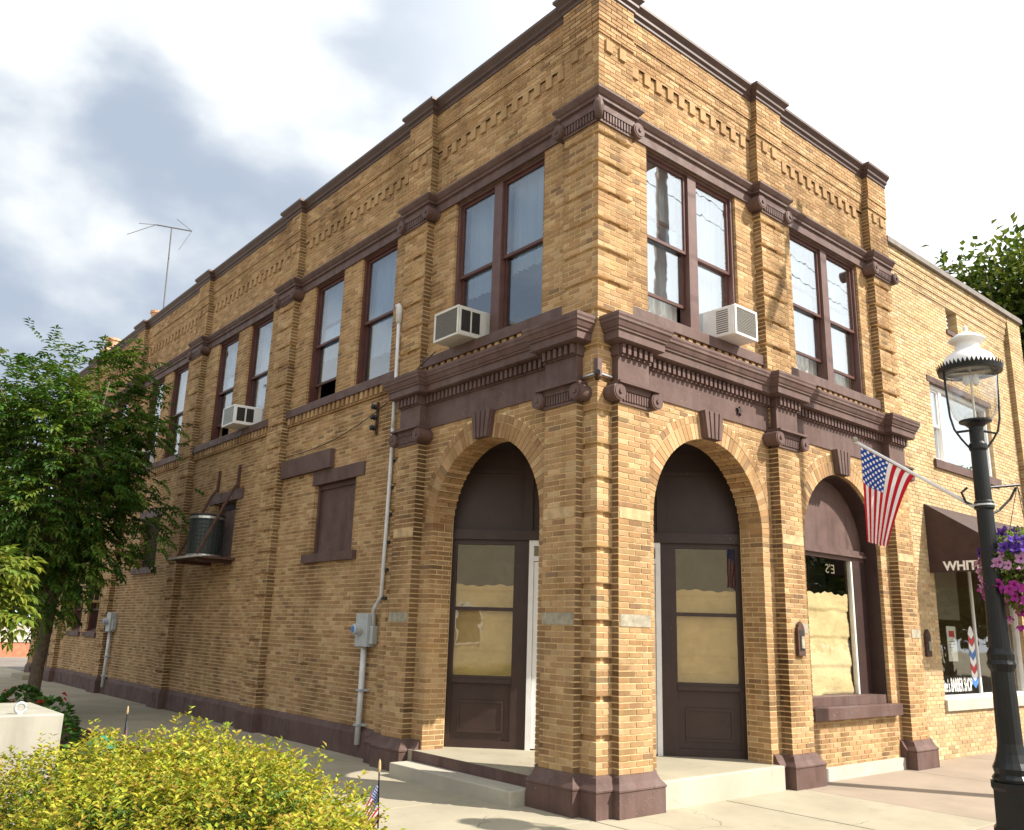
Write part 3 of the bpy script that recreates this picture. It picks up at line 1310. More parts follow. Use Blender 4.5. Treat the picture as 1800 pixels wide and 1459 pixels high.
# --- ground floor openings in the side wall
one('lintel', 'trim', bld, S, (5.52, 7.33, -.2, -.115, 4.36, 4.60))
one('lintel', 'trim', bld, S, (6.62, 8.58, -.2, -.05, 4.62, 4.96))
one('sill', 'trim', bld, S, (5.62, 7.42, -.2, -.06, 2.97, 3.12))
bw = one('boarded_window', 'trim', bld, S, (5.80, 7.27, -.30, -.27, 3.12, 4.42))
one('frame', 'trim', bw, S, (5.80, 5.86, -.27, -.22, 3.12, 4.36), (7.21, 7.27, -.27, -.22, 3.12, 4.36), (5.86, 7.21, -.27, -.23, 4.28, 4.36))
one('lintel', 'trim', bld, S, (10.45, 12.3, -.2, -.115, 4.46, 4.68))
bw = one('boarded_window', 'trim', bld, S, (10.80, 12.05, -.34, -.30, 3.22, 4.46))
one('frame', 'dark_brown', bw, S, (10.80, 12.05, -.30, -.27, 4.32, 4.46))
one('lintel', 'trim', bld, S, (15.3, 17.2, -.2, -.115, 4.5, 4.72))
one('sill', 'trim', bld, S, (15.4, 17.1, -.2, -.06, 3.07, 3.22))
sw_ = one('shuttered_window', 'dark_brown', bld, S, (15.55, 16.98, -.34, -.30, 3.22, 4.5))
for k in range(14):
    m = MB(S)
    z = 3.27 + k * .088
    m.quad([(15.60, -.29, z), (16.93, -.29, z), (16.93, -.24, z + .07), (15.60, -.24, z + .07)])
    m.build('slat', 'door_brown', sw_)
for (a, b, z0, z1) in LOWS[3:5]:
    w = one('window', 'sash', bld, S, (a, a + .06, -.33, -.2, z0, z1), (b - .06, b, -.33, -.2, z0, z1), (a + .06, b - .06, -.33, -.21, z1 - .06, z1), (a + .06, b - .06, -.33, -.21, z0, z0 + .05))
    sash_set(S, a + .06, b - .06, z0 + .05, z1 - .06, -.27, w, 0, 'curtain_tan', (z0, z0 + .5))
    one('sill', 'trim', bld, S, (a - .1, b + .1, -.2, -.08, z0 - .13, z0))
dr = one('side_door', 'door_brown', bld, S, (24.75, 25.75, -.36, -.31, .3, 2.55))
one('panel', 'dark_brown', dr, S, (24.9, 25.6, -.31, -.295, .5, 1.2), (24.9, 25.6, -.31, -.295, 1.4, 2.4))
one('door_step', 'concrete', bld, S, (24.6, 26.2, -.3, .55, -.05, .14))

# --- arched shop window (front, second bay)
al = MB(F)
n = 28
ang = [math.pi * k / n for k in range(n + 1)]
outer = [(BC + BR, .97)] + [(BC + BR * math.cos(t), BZ + BR * math.sin(t)) for t in ang] + [(BC - BR, .97)]
inn = BR - .03
inner = [(BC + inn, .97)] + [(BC + inn * math.cos(t), BZ + inn * math.sin(t)) for t in ang] + [(BC - inn, .97)]
d0, d1 = -.42, -.115
for i in range(len(outer) - 1):
    idx = [al.P(*p) for p in ((outer[i][0], d1, outer[i][1]), (outer[i + 1][0], d1, outer[i + 1][1]), (inner[i + 1][0], d1, inner[i + 1][1]), (inner[i][0], d1, inner[i][1]))]
    al.face(idx)
    idx = [al.P(*p) for p in ((inner[i][0], d1, inner[i][1]), (inner[i + 1][0], d1, inner[i + 1][1]), (inner[i + 1][0], d0, inner[i + 1][1]), (inner[i][0], d0, inner[i][1]))]
    al.face(idx)
shopw = al.build('arched_window', 'door_brown', bld, fix=False)
tp = MB(F)
tp.prism([(BC + inn * math.cos(t), 3.33 + (inn * math.sin(t) if 0 < k < n else 0)) for k, t in enumerate(ang)], -.40, -.37)
tp.build('arch_panel', 'trim', shopw)
one('transom', 'trim', shopw, F, (BC - inn, BC + inn, -.41, -.31, 3.26, 3.33), (BC - inn, BC + inn, -.41, -.28, 3.22, 3.26), (BC - inn, BC + inn, -.41, -.33, 3.16, 3.22))
one('frame', 'ivory', shopw, F, (BC - inn, BC - inn + .06, -.41, -.34, 1.10, 3.16))
one('frame', 'ivory', shopw, F, (BC + inn - .42, BC + inn - .37, -.41, -.34, 1.10, 3.16))
one('frame_board', 'door_brown', shopw, F, (BC + inn - .37, BC + inn, -.41, -.33, 1.10, 3.16))
one('pane', 'glass_shop', shopw, F, (BC - inn + .05, BC + inn - .41, -.378, -.372, 1.10, 3.16))
one('inner_sill', 'trim', shopw, F, (BC - inn, BC + inn, -.42, -.115, .975, 1.10))
one('sill', 'trim', bld, F, (4.27, 6.80, -.2, .06, .80, .972), bevel=.008)
one('window_back', 'interior', shopw, F, (BC - 1.3, BC + 1.3, -1.2, -1.15, .3, 4.6))


def paper_sheet(M, u0, u1, z0, z1, d, par, mat='paper', ragged=.03):
    m = MB(M)
    nu, nz = 26, 60
    idx = {}
    for i in range(nu + 1):
        for j in range(nz + 1):
            u = u0 + (u1 - u0) * i / nu
            z = z0 + (z1 - z0) * j / nz
            if j == nz:
                z += ragged * math.sin(9 * u + 1.3) * .6 + ragged * .5 * math.sin(31 * u)
            fold = abs(((z - z0) / .42) % 1 - .5)
            saw = 1 - ((z - z0) / .42 + .02 * math.sin(3 * u)) % 1
            dd = d - .02 + .022 * saw + .008 * math.sin(7 * u + 3 * z) + .007 * math.sin(13 * z + 5 * u) + rng.uniform(-.004, .004)
            idx[i, j] = m.P(u, dd, z)
    for i in range(nu):
        for j in range(nz):
            m.face((idx[i, j], idx[i + 1, j], idx[i + 1, j + 1], idx[i, j + 1]))
    return m.build('paper', mat, par, smooth=True, fix=False)


paper_sheet(F, BC - inn + .06, BC + inn - .46, 1.10, 2.62, -.41, shopw)

# --- corner entrance behind the two arches
fl = MB()
fl.face([fl.raw(p) for p in ((-.06, -.03, .30), (3.5, -.03, .30), (3.6, .42, .30), (.42, 3.6, .30), (-.06, 3.5, .30))])
fl.face([fl.raw(p) for p in ((-.06, 3.5, .05), (-.06, 3.5, .30), (-.06, -.03, .30), (-.06, -.03, .05))])
fl.face([fl.raw(p) for p in ((-.06, -.03, .05), (-.06, -.03, .30), (3.5, -.03, .30), (3.5, -.03, .05))])
fl.build('entrance_floor', 'concrete', bld, fix=False)
one('front_step', 'concrete_step', bld, F, (1.0, 3.4, -.1, .10, -.05, .298), bevel=.012)
one('floor_nosing', 'plinth', bld, S, (1.0, 3.4, -.1, .062, .02, .294))
one('side_step', 'concrete_step', bld, S, (.93, 3.42, .062, .40, -.05, .165), bevel=.014)
MB().box(.40, 4.2, .40, 4.2, 4.56, 4.7).build('entrance_ceiling', 'dark_brown', bld)
es = MB(D)
for sg in (-1, 1):
    for a, b in ((2.02, 2.35), (.95, 1.17)):
        q0, q1 = sorted((sg * a, sg * b))
        es.box(q0, q1, -.09, .0, .30, 3.2)
    q0, q1 = sorted((sg * 1.17, sg * 2.02))
    es.box(q0, q1, -.09, -.03, .30, 1.17)
    es.box(q0, q1, -.09, .03, 1.17, 1.225)
    es.box(q0, q1, -.09, .012, 1.225, 1.27)
    es.box(q0, q1, -.09, -.005, 2.175, 2.225)
    es.box(q0, q1, -.09, -.004, 3.13, 3.2)
    es.box(q0, q1, -.05, .0, .30, .40)
es.box(-2.35, 2.35, -.09, .05, 3.2, 3.34)
es.box(-2.35, 2.35, -.09, -.06, 3.34, 4.56)
for q in (-2.2, -.97, .97, 2.2):
    es.box(q - .06, q + .06, -.06, -.01, 3.34, 4.56)
es.box(-2.35, 2.35, -.06, -.02, 4.2, 4.26)
scr = es.build('entrance_screen', 'door_brown', bld)
for sg in (-1, 1):
    q0, q1 = sorted((sg * 1.17, sg * 2.02))
    one('pane', 'glass_shop', scr, D, (q0, q1, -.048, -.042, 1.27, 2.175))
    one('pane', 'glass_shop', scr, D, (q0, q1, -.048, -.042, 2.225, 3.13))
    one('panel_moulding', 'door_brown', scr, D, (q0 + .1, q1 - .1, -.031, -.012, .50, .535), (q0 + .1, q1 - .1, -.031, -.012, .90, .935),
        (q0 + .1, q0 + .13, -.031, -.013, .535, .90), (q1 - .13, q1 - .1, -.031, -.013, .535, .90))
    paper_sheet(D, q0 - .02, q1 + .02, 1.2, 2.54, -.085, scr, 'paper_tan', .02)
# white aluminium door and frame
wd = MB(D)
wd.box(-.95, -.88, -.07, .03, .30, 3.2)
wd.box(.88, .95, -.07, .03, .30, 3.2)
wd.box(-.88, .88, -.07, .028, 3.12, 3.2)
wd.box(-.88, .88, -.07, .028, 2.90, 2.97)
door = wd.build('door', 'white_paint', bld)
for sg in (-1, 1):
    q0, q1 = sorted((sg * .02, sg * .875))
    lf = MB(D)
    lf.box(q0, q0 + .09, -.05, .0, .32, 2.89)
    lf.box(q1 - .09, q1, -.05, .0, .32, 2.89)
    lf.box(q0 + .09, q1 - .09, -.05, -.001, .32, .52)
    lf.box(q0 + .09, q1 - .09, -.05, -.001, 2.79, 2.89)
    lf.box(q0 + .09, q1 - .09, -.05, -.001, 1.52, 1.60)
    L = lf.build('door_leaf', 'white_paint', door)
    one('pane', 'glass_shop', door, D, (q0 + .09, q1 - .09, -.03, -.024, .52, 1.52), (q0 + .09, q1 - .09, -.03, -.024, 1.60, 2.79))
one('transom_pane', 'glass_shop', door, D, (-.88, .88, -.03, -.024, 2.97, 3.12))
paper_sheet(D, -.95, .95, .3, 2.9, -.14, door, 'paper_tan', .02)
one('interior_partition', 'interior', bld, D, (-2.5, 2.5, -1.6, -1.55, .3, 4.5))

# --- roof pieces that show over the parapet
for (x, y, zt, r) in ((.95, 21.0, 11.75, .20), (.95, 26.0, 12.05, .24)):
    m = MB()
    m.box(x - r * 1.1, x + r * 1.1, y - r * 1.1, y + r * 1.1, 10.15, zt - .55)
    m.box(x - r * 1.3, x + r * 1.3, y - r * 1.3, y + r * 1.3, zt - .55, zt - .45)
    m.lathe([(r * .8, zt - .45), (r * .95, zt - .1), (r * 1.15, zt - .08), (r * 1.15, zt), (r * .6, zt)], (x, y), 14)
    m.build('chimney', 'clay', bld)
text_mesh("E'S", .20, lambda x, y: F(5.80 - x, -.3795, 2.93 + y), 'lettering', 'letter_dim', shopw, 1.25, .0)  # reflection of the awning lettering, painted as mirrored letters behind the arched pane

# ================================================================== barber shop next door
shop = thing('shop_building', 'pale yellow brick shop building with brown awning next to the corner building', 'building', (7.8, .15, 0))
X0, X1 = 7.76, 14.15
DB = -.15
SW = (9.32, 12.10, 5.28, 6.83)        # upstairs window
SV = (10.40, 10.92, 8.16, 8.66)       # vent
SP = (8.78, 12.6, .96, 3.45)          # shop window
SD = (12.75, 13.25, .1, 3.0)
m = MB(F)
core(m, X0, X1, -.1, 9.22, DB - .35, DB - .007, [SW, SV, SP])
sfw = m.build('front_wall', 'mortar_pale', shop)
bp = Bricks(F, PALP)
bp.lay(X0, 13.42, .0, 8.66, DB, [rect(*SW), rect(*SV), rect(*SP)], ends=False, ph=.05)
for k, z in enumerate((8.66, 8.80, 8.94, 9.08)):
    bp.lay(X0, 13.42, z + .012, z + .136, DB + .025 * (k + 1), ends=False, dep=.03 * (k + 2), ph=.03 * k)
bp.lay(13.42, X1, .0, 9.21, DB + .11, edge=.2)
m2 = MB(F)
m2.box(13.427, X1 - .006, DB - .05, DB + .103, 0, 9.21)
for k, z in enumerate((8.66, 8.80, 8.94, 9.08)):
    m2.box(X0, 13.42, DB - .05, DB + .025 * (k + 1) - .007, z, z + .14)
m2.build('corbel_table', 'mortar_pale', shop)
emit_bricks([bp], [sfw], 'brick_pale', 260)
one('coping', 'slate_cap', shop, F, (X0, X1 + .05, DB - .4, DB + .17, 9.22, 9.34), bevel=.01)
m = MB()
m.box(X1 - .3, X1 - .001, .2, 22, -.1, 9.2)
m.box(X0, X1 - .3, 21.7, 22, -.1, 9.2)
m.box(X0, X1 - .3, .5, 21.7, 8.8, 8.95)
m.box(X0, X1 - .3, .5, 21.7, 3.9, 4.1)
m.build('rear_walls', 'brick_pale' if False else 'mortar_pale', shop)
# upstairs window
a, b, z0, z1 = SW
w = one('window', 'white_paint', shop, F, (a, a + .07, DB - .2, DB - .07, z0, z1), (b - .07, b, DB - .2, DB - .07, z0, z1),
        (a + .07, b - .07, DB - .2, DB - .075, z1 - .07, z1), (a + .07, b - .07, DB - .2, DB - .075, z0, z0 + .06), (a + .56, a + .66, DB - .2, DB - .08, z0 + .06, z1 - .07))
sash_set(F, a + .07, a + .56, z0 + .06, z1 - .07, DB - .13, w, 0, 'curtain', None, 'white_paint', 'glass')
one('pane', 'glass', w, F, (a + .66, b - .07, DB - .135, DB - .13, z0 + .06, z1 - .07))
MBc = MB(F)
prev = None
for i in range(40):
    u = a + .66 + (b - a - .7) * i / 39
    dd = DB - .35 + .03 * math.sin(u * 55)
    p, q = MBc.P(u, dd, z0), MBc.P(u, dd, z1)
    if prev:
        MBc.face((prev[0], p, q, prev[1]))
    prev = (p, q)
MBc.build('curtain', 'curtain_tan', w, smooth=True, fix=False)
one('sill', 'trim', shop, F, (a - .12, b + .12, DB - .2, DB + .05, z0 - .16, z0))
one('lintel', 'trim', shop, F, (a - .1, b + .1, DB - .15, DB + .015, z1, z1 + .12))
# vent with slats
a, b, z0, z1 = SV
v = one('vent', 'dark_brown', shop, F, (a, b, DB - .3, DB - .25, z0, z1))
for k in range(5):
    mm = MB(F)
    z = z0 + .05 + k * .09
    mm.box(a, a + .3, DB - .2, DB - .1, z, z + .03)
    mm.build('slat', 'white_paint', v)
one('vent_sill', 'trim', v, F, (a - .06, b + .06, DB - .1, DB + .03, z0 - .09, z0))
# shop window
a, b, z0, z1 = SP
sw2 = one('shop_window', 'white_paint', shop, F, (a, a + .05, DB - .2, DB - .08, z0, z1), (10.58, 10.64, DB - .16, DB - .12, z0, z1), (b - .05, b, DB - .2, DB - .08, z0, z1),
          (a + .05, 10.58, DB - .2, DB - .09, z1 - .06, z1), (a + .05, 10.58, DB - .2, DB - .06, z0, z0 + .06), (10.64, b - .05, DB - .2, DB - .09, z0, z0 + .07), (10.64, b - .05, DB - .2, DB - .09, z1 - .06, z1))
one('pane', 'glass_shop', sw2, F, (a + .05, 10.58, DB - .145, DB - .14, z0 + .06, z1 - .06))
one('pane', 'glass_shop', sw2, F, (10.64, b - .05, DB - .145, DB - .14, z0 + .07, z1 - .06))
one('valance_panel', 'curtain_tan', sw2, F, (a + .05, 10.58, DB - .40, DB - .38, 2.35, z1))
one('sill', 'kerb', shop, F, (a - .04, b + .04, DB - .2, DB + .05, .78, .96))
one('back_wall', 'dark_brown', shop, F, (X0, X1 - .3, -3.2, -3.1, 0, 4))
# window lettering, notice and painted barber pole
pl_ = lambda x, y: F(8.85 + x, DB - .1385, 1.08 + y)
text_mesh('White\'s', .30, pl_, 'lettering', 'letter', sw2, .50, .003)
pl_ = lambda x, y: F(9.36 + x, DB - .1385, 1.08 + y)
text_mesh('BARBER SHOP', .34, pl_, 'lettering', 'letter', sw2, .42, .004)
nt = one('notice', 'letter', sw2, F, (9.42, 9.80, DB - .16, DB - .155, 1.60, 2.22))
one('notice_heading', 'red', nt, F, (9.50, 9.73, DB - .1549, DB - .154, 2.03, 2.14))
one('notice_lines', 'letter_dim', nt, F, (9.48, 9.75, DB - .1549, DB - .154, 1.94, 1.955), (9.48, 9.75, DB - .1549, DB - .154, 1.89, 1.905), (9.48, 9.66, DB - .1549, DB - .154, 1.84, 1.855))
for k in range(7):
    mm = MB(F)
    z = 1.12 + k * .125
    c = 10.40
    mm.prism([(c - .13, z + .09), (c, z), (c + .13, z + .09), (c + .13, z + .205), (c, z + .115), (c - .13, z + .205)], DB - .1395, DB - .1385)
    mm.build('pole_stripe', ('blue', 'letter', 'red', 'letter')[k % 4], sw2)
mm = MB(F)
mm.prism([(10.27, 2.09), (10.40, 2.0), (10.53, 2.09), (10.47, 2.2), (10.40, 2.25), (10.33, 2.2)], DB - .1395, DB - .1385)
mm.build('pole_cap', 'letter', sw2)
# awning with lettering on its side
aw = MB()
xa, xb = 8.6, 12.8
prof = [(.14, 4.36), (-1.32, 3.39), (-1.32, 3.12)]
for x in (xa, xb):
    pass
ia = [aw.raw((xa, y, z)) for y, z in prof] + [aw.raw((xa, .14, 3.12))]
ib = [aw.raw((xb, y, z)) for y, z in prof] + [aw.raw((xb, .14, 3.12))]
aw.face(ia)
aw.face(ib[::-1])
aw.face((ia[0], ib[0], ib[1], ia[1]))
aw.face((ia[1], ib[1], ib[2], ia[2]))
awn = aw.build('awning', 'awning', shop, fix=False)
text_mesh("WHITE'S", .215, lambda x, y: (xa - .004, -.11 - x, 3.155 + y), 'lettering', 'letter', awn, .98, .008)

# ================================================================== window air conditioners
def aircon(name, label, M, uc, w, h, depth, d0, z0, body, grille, slots, tilt=.03):
    loc = M(uc, d0, z0)
    t = thing(name, label, 'air conditioner', loc, 'air conditioners set in upstairs windows')
    u0, u1, d1 = uc - w / 2, uc + w / 2, d0 + depth

    def MM(u, d, z):
        return M(u, d, z - (d - d0) * tilt)
    one('body', body, t, MM, (u0, u1, d0 - .25, d1, z0, z0 + h), bevel=.018)
    fr = MB(MM)
    g = .035
    fr.box(u0, u1, d1, d1 + .02, z0, z0 + g)
    fr.box(u0, u1, d1, d1 + .02, z0 + h - g, z0 + h)
    fr.box(u0, u0 + g, d1, d1 + .02, z0 + g, z0 + h - g)
    fr.box(u1 - g, u1, d1, d1 + .02, z0 + g, z0 + h - g)
    fr.build('front_frame', body, t, bevel=.006)
    gr = one('grille', grille, t, MM, (u0 + g, u1 - g, d1 - .001, d1 + .006, z0 + g, z0 + h - g))
    fin = MB(MM)
    n = 16
    for k in range(n):
        z = z0 + g + (h - 2 * g) * (k + .5) / n
        fin.box(u0 + g, u1 - g, d1 + .006, d1 + .012, z - .004, z + .004)
    fin.build('fins', grille, gr, kind='stuff')
    us = u0 - .002
    if slots == 'panel':
        for a, b in ((.02, .40), (.48, .90)):
            one('side_vent', 'grille_dark', t, MM, (us - .002, u0 + .01, d0 + depth * a, d0 + depth * b, z0 + .07, z0 + h - .06))
    else:
        m = MB(MM)
        for k in range(11):
            z = z0 + .06 + (h - .12) * k / 10
            m.box(us - .002, u0 + .01, d0 + .06, d0 + depth * .72, z - .008, z + .008)
        m.build('side_louvres', 'grille_grey', t, kind='stuff')
    return t


aircon('air_conditioner', 'ivory air conditioner with grey grille in the paired window above the side arch', S, 2.80, .60, .45, .38, -.12, 5.985, 'ivory', 'grille_grey', 'panel')
aircon('air_conditioner', 'white air conditioner with peeling grille in the paired window above the street arch', F, 2.72, .53, .44, .36, -.12, 5.985, 'white_paint', 'grille_grey', 'louvre')
aircon('air_conditioner', 'small white air conditioner in the side wall window above the condenser shelf', S, 10.62, .62, .42, .42, -.12, 5.985, 'white_paint', 'meter_grey', 'panel')
aircon('air_conditioner', 'small white air conditioner beside the tree crown in the side wall', S, 17.3, .62, .42, .42, -.12, 5.985, 'white_paint', 'meter_grey', 'panel')
aircon('air_conditioner', 'tan air conditioner in a low window near the side door', S, 20.4, .66, .42, .30, -.16, 2.38, 'paper_tan', 'paper_tan', 'panel')

# ================================================================== condenser on its shelf
t = thing('condenser_shelf', 'rusty bracket shelf hung from the side wall by two diagonal straps', 'shelf', S(11.35, -.142, 3.18))
one('platform', 'rust', t, S, (10.55, 12.15, -.15, .62, 3.17, 3.215))
one('rim', 'wood_grey', t, S, (10.50, 12.25, .58, .66, 3.19, 3.235))
for u in (10.75, 11.85):
    m = MB()
    m.tube([S(u, -.12, 5.17), S(u, -.10, 4.78), S(u, .0, 4.62), S(u, .60, 3.22)], .032, 6)
    m.build('strap', 'rust', t)
    one('foot_plate', 'rust', t, S, (u - .035, u + .035, -.142, -.10, 4.72, 5.2))
    one('bearer', 'rust', t, S, (u - .03, u + .03, -.142, .60, 3.10, 3.168))
t = thing('condenser_unit', 'round dark condenser unit with wire guard standing on the bracket shelf', 'condenser', S(11.42, .20, 3.215))
cc = S(11.42, .20, 0)[:2]
m = MB()
m.lathe([(.33, 3.26), (.33, 4.06)], cc, 28)
m.build('coil', 'condenser', t)
m = MB()
m.lathe([(.36, 3.22), (.36, 3.29), (.345, 3.29), (.345, 3.22)], cc, 28)
m.lathe([(.36, 4.04), (.36, 4.09), (.345, 4.10), (.05, 4.13)], cc, 28)
m.build('rim', 'bright_metal', t)
m = MB()
m.lathe([(.37, 4.09), (.37, 4.125), (.30, 4.15), (.05, 4.16)], cc, 28)
m.build('lid', 'grille_dark', t)
m = MB()
for k in range(28):
    an = 2 * math.pi * k / 28
    x, y = cc[0] + .355 * math.cos(an), cc[1] + .355 * math.sin(an)
    m.tube([(x, y, 3.25), (x, y, 4.06)], .005, 4)
for k in range(9):
    z = 3.33 + k * .085
    m.tube([(cc[0] + .355 * math.cos(2 * math.pi * j / 28), cc[1] + .355 * math.sin(2 * math.pi * j / 28), z) for j in range(29)], .005, 4)
m.build('wire_guard', 'condenser', t, kind='stuff')


# ================================================================== electric meters
def meter(label, u, zc_, wall, topz, conduit):
    t = thing('electric_meter', label, 'electric meter', S(u, wall, 0), 'electric meters on the side wall')
    one('box', 'meter_grey', t, S, (u - .17, u + .17, wall, wall + .17, zc_ - .26, zc_ + .24), bevel=.012)
    m = MB()
    c = Vector(S(u + .03, wall + .17, zc_ + .0))
    m.tube([c, c + Vector((-.05, 0, 0))], .095, 18)
    m.build('dial_ring', 'bright_metal', t, smooth=False)
    m = MB()
    m.tube([c + Vector((-.05, 0, 0)), c + Vector((-.11, 0, 0)), c + Vector((-.125, 0, 0))], [.085, .08, .05], 18)
    g = m.build('dial_glass', 'meter_grey', t)
    m = MB()
    m.tube([c + Vector((-.124, 0, 0)), c + Vector((-.127, 0, 0))], .05, 14)
    m.build('dial_plate', 'blue', g)
    one('hub', 'meter_grey', t, S, (u - .24, u - .17, wall, wall + .12, zc_ - .22, zc_ + .06), bevel=.02)
    m = MB()
    m.tube([S(u + .02, wall + .08, zc_ - .26), S(u + .02, wall + .08, .9), S(u + .03, wall + .08, .18)], .045, 10)
    m.build('riser', 'pipe_white', t, smooth=True)
    for z in (.45, .95):
        one('clamp', 'meter_grey', t, S, (u - .10, u + .10, wall, wall + .05, z, z + .03), (u - .04, u + .08, wall + .05, wall + .14, z, z + .03))
    if conduit:
        m = MB()
        m.tube([S(u - .20, wall + .06, zc_ + .0), S(u - .22, wall + .10, zc_ + .3), S(4.46, .045, zc_ + .5), S(4.44, .045, 3.6), S(4.43, .045, 4.75), S(4.42, .06, 4.95)], .03, 10)
        m.tube([S(4.42, .06, 4.95), S(4.42, .06, 5.2), S(4.43, .05, 5.7), S(4.45, .045, 6.1), S(4.47, .045, 6.95)], .03, 10)
        m.tube([S(4.47, .045, 6.72), S(4.47, .05, 6.98), S(4.47, .09, 7.04)], [.05, .055, .04], 10)
        m.build('conduit', 'pipe_white', t, smooth=True)
        for k in range(7):
            z = 2.3 + k * .42
            one('clamp', 'grille_dark', t, S, (4.37, 4.49, 0, .03, z, z + .045))
    return t


meter('grey electric meter with tall white conduit beside the side arch pilaster', 5.02, 1.86, -.142, 7, True)
meter('small grey electric meter with short pipe farther down the side wall', 18.20, 1.86, -.142, 3, False)
t = thing('insulator_rack', 'three black spool insulators on a bracket above the boarded window', 'insulator', S(5.22, -.142, 5.1))
one('bracket', 'rust', t, S, (5.20, 5.235, -.142, -.10, 5.0, 5.55))
for z in (5.10, 5.28, 5.46):
    m = MB()
    p = Vector(S(5.22, -.10, z))
    m.tube([p, p + Vector((-.03, 0, 0)), p + Vector((-.05, 0, 0)), p + Vector((-.08, 0, 0)), p + Vector((-.10, 0, 0))], [.02, .05, .032, .05, .03], 12)
    m.build('spool', 'iron', t)
m = MB()
pts = []
for k in range(24):
    f = k / 23
    u = 3.4 + f * 5.6
    pts.append(S(u, (-.10 if u > 4.55 else .02), 5.98 - .9 * f - .35 * math.sin(math.pi * f)))
m.tube(pts, .008, 5)
o = m.build('service_cable', 'iron', None, org=S(3.4, 0, 5.9))
props(o, 'thin black cable sagging across the side wall below the sills', 'cable')
o = one('pipe_stub', 'stone_yellow', None, S, (7.18, 7.24, -.15, -.09, 1.27, 1.42), org=S(7.2, -.142, 1.27))
props(o, 'small brass pipe stub sticking out of the side wall', 'pipe')

# ================================================================== small wall fittings
def plaque(M, u, d, z0, label):
    t = thing('wall_mailbox', label, 'mailbox', M(u, d, z0), 'ornate wall boxes on the shop piers')
    m = MB(M)
    m.prism([(u - .085, z0), (u + .085, z0), (u + .085, z0 + .36), (u + .05, z0 + .42), (u, z0 + .46), (u - .05, z0 + .42), (u - .085, z0 + .36)], d, d + .05)
    b = m.build('back_plate', 'rust', t, bevel=.006)
    one('recess', 'grille_dark', t, M, (u - .05, u + .05, d + .0495, d + .055, z0 + .07, z0 + .34))
    one('flap', 'stone', t, M, (u - .03, u + .04, d + .055, d + .07, z0 + .10, z0 + .26))
    return t


plaque(F, 3.88, .10, 1.68, 'ornate bronze wall box with pointed top on the pier left of the arched shop window')
plaque(F, 8.24, -.15, 1.68, 'ornate bronze wall box beside the barber shop window')
t = thing('sign_bracket', 'weathered sign bracket with iron arms at the building corner below the cornice', 'bracket', (0, 0, 4.82))
m = MB()
m.tube([(.05, .05, 4.86), (-.16, -.16, 4.86)], .03, 8)
m.build('arm', 'iron', t)
one('block', 'trim_flaky', t, W, (-.10, -.03, -.10, -.03, 4.84, 5.06))
for s_ in (-1, 1):
    m = MB()
    p = (.22, -.02, 4.90) if s_ > 0 else (-.02, .22, 4.90)
    m.tube([(-.08, -.08, 4.88), p], .018, 6)
    m.build('stay', 'bright_metal', t)
t = thing('tv_antenna', 'bare television antenna mast rising behind the side parapet', 'antenna', (.62, 19.2, 10.2))
m = MB()
m.tube([(.62, 19.2, 10.1), (.50, 19.2, 13.95)], .022, 6)
m.build('mast', 'steel', t)
c = Vector((.50, 19.2, 13.95))
m = MB()
m.tube([c + Vector((-.42, .2, .05)), c + Vector((.55, -.25, .0))], .022, 6)
m.build('boom', 'steel', t)
for a, b in (((-.42, .2, .05), (-1.15, .5, -.42)), ((-.42, .2, .05), (-.95, .1, -.12)), ((.55, -.25, 0), (.15, -.5, -.85)), ((.55, -.25, 0), (.22, .3, .5))):
    m = MB()
    m.tube([c + Vector(a), c + Vector(b)], .010, 5)
    m.build('rod', 'steel', t)

# ================================================================== street lamp
LX, LY = 3.12, -2.98
LK = .835


LAMP_FOOT = Vector((1.4430, -3.6201, .3088))


def settle(t):
    # lamp, flag and basket at their real size, the lamp standing on the kerb pavers
    t.location = LAMP_FOOT + (Vector(t.location) - Vector((LX, LY, 0))) * LK
    t.scale = (LK, LK, LK)


t = lamp = thing('street_lamp', 'black cast iron street lamp with glass lantern and white domed cap', 'street lamp', (LX, LY, 0))
m = MB()
m.lathe([(.27, -.372), (.27, -.33), (.25, -.30), (.25, .06), (.22, .10), (.215, .44), (.235, .47), (.235, .52)], (LX, LY), 8)
m.build('base', 'iron', t)
m = MB()
m.lathe([(.20, .52), (.21, .56), (.18, .60), (.195, .66), (.165, .72), (.14, .80), (.125, .9), (.116, 1.62), (.136, 1.66), (.15, 1.70), (.136, 1.74), (.14, 1.80), (.11, 1.86)], (LX, LY), 16, flute=.03)
m.build('pedestal', 'iron', t)
m = MB()
m.lathe([(.108, 1.86), (.094, 2.4), (.086, 3.35), (.102, 3.37), (.102, 3.44), (.086, 3.46), (.080, 4.02), (.095, 4.05), (.095, 4.10), (.075, 4.13), (.075, 4.30), (.12, 4.34), (.17, 4.36), (.17, 4.38)], (LX, LY), 20)
m.build('shaft', 'iron', t, smooth=False)
m = MB()
m.lathe([(.10, 3.395), (.105, 3.40), (.105, 3.415), (.10, 3.42)], (LX, LY), 20)
m.build('band', 'bright_metal', t)
m = MB()
m.lathe([(.165, 4.38), (.215, 4.44), (.245, 4.55), (.262, 4.75), (.27, 4.96)], (LX, LY), 32)
m.f = m.f[:-2] if False else m.f
gl = m.build('lantern_glass', 'glass_lamp', t, smooth=True, fix=False)
for k in range(2):
    an = rad(-39.9) + k * math.pi
    ca, sa = math.cos(an), math.sin(an)
    mm = MB()
    mm.tube([(LX + r * ca, LY + r * sa, z) for r, z in ((.09, 4.05), (.18, 4.16), (.25, 4.27), (.285, 4.42), (.30, 4.7), (.31, 5.0))], .013, 6)
    mm.tube([(LX + .09 * ca, LY + .09 * sa, 4.26), (LX + .22 * ca, LY + .22 * sa, 4.24)], .014, 6)
    mm.build('cradle_arm', 'iron', t)
m = MB()
n = 48
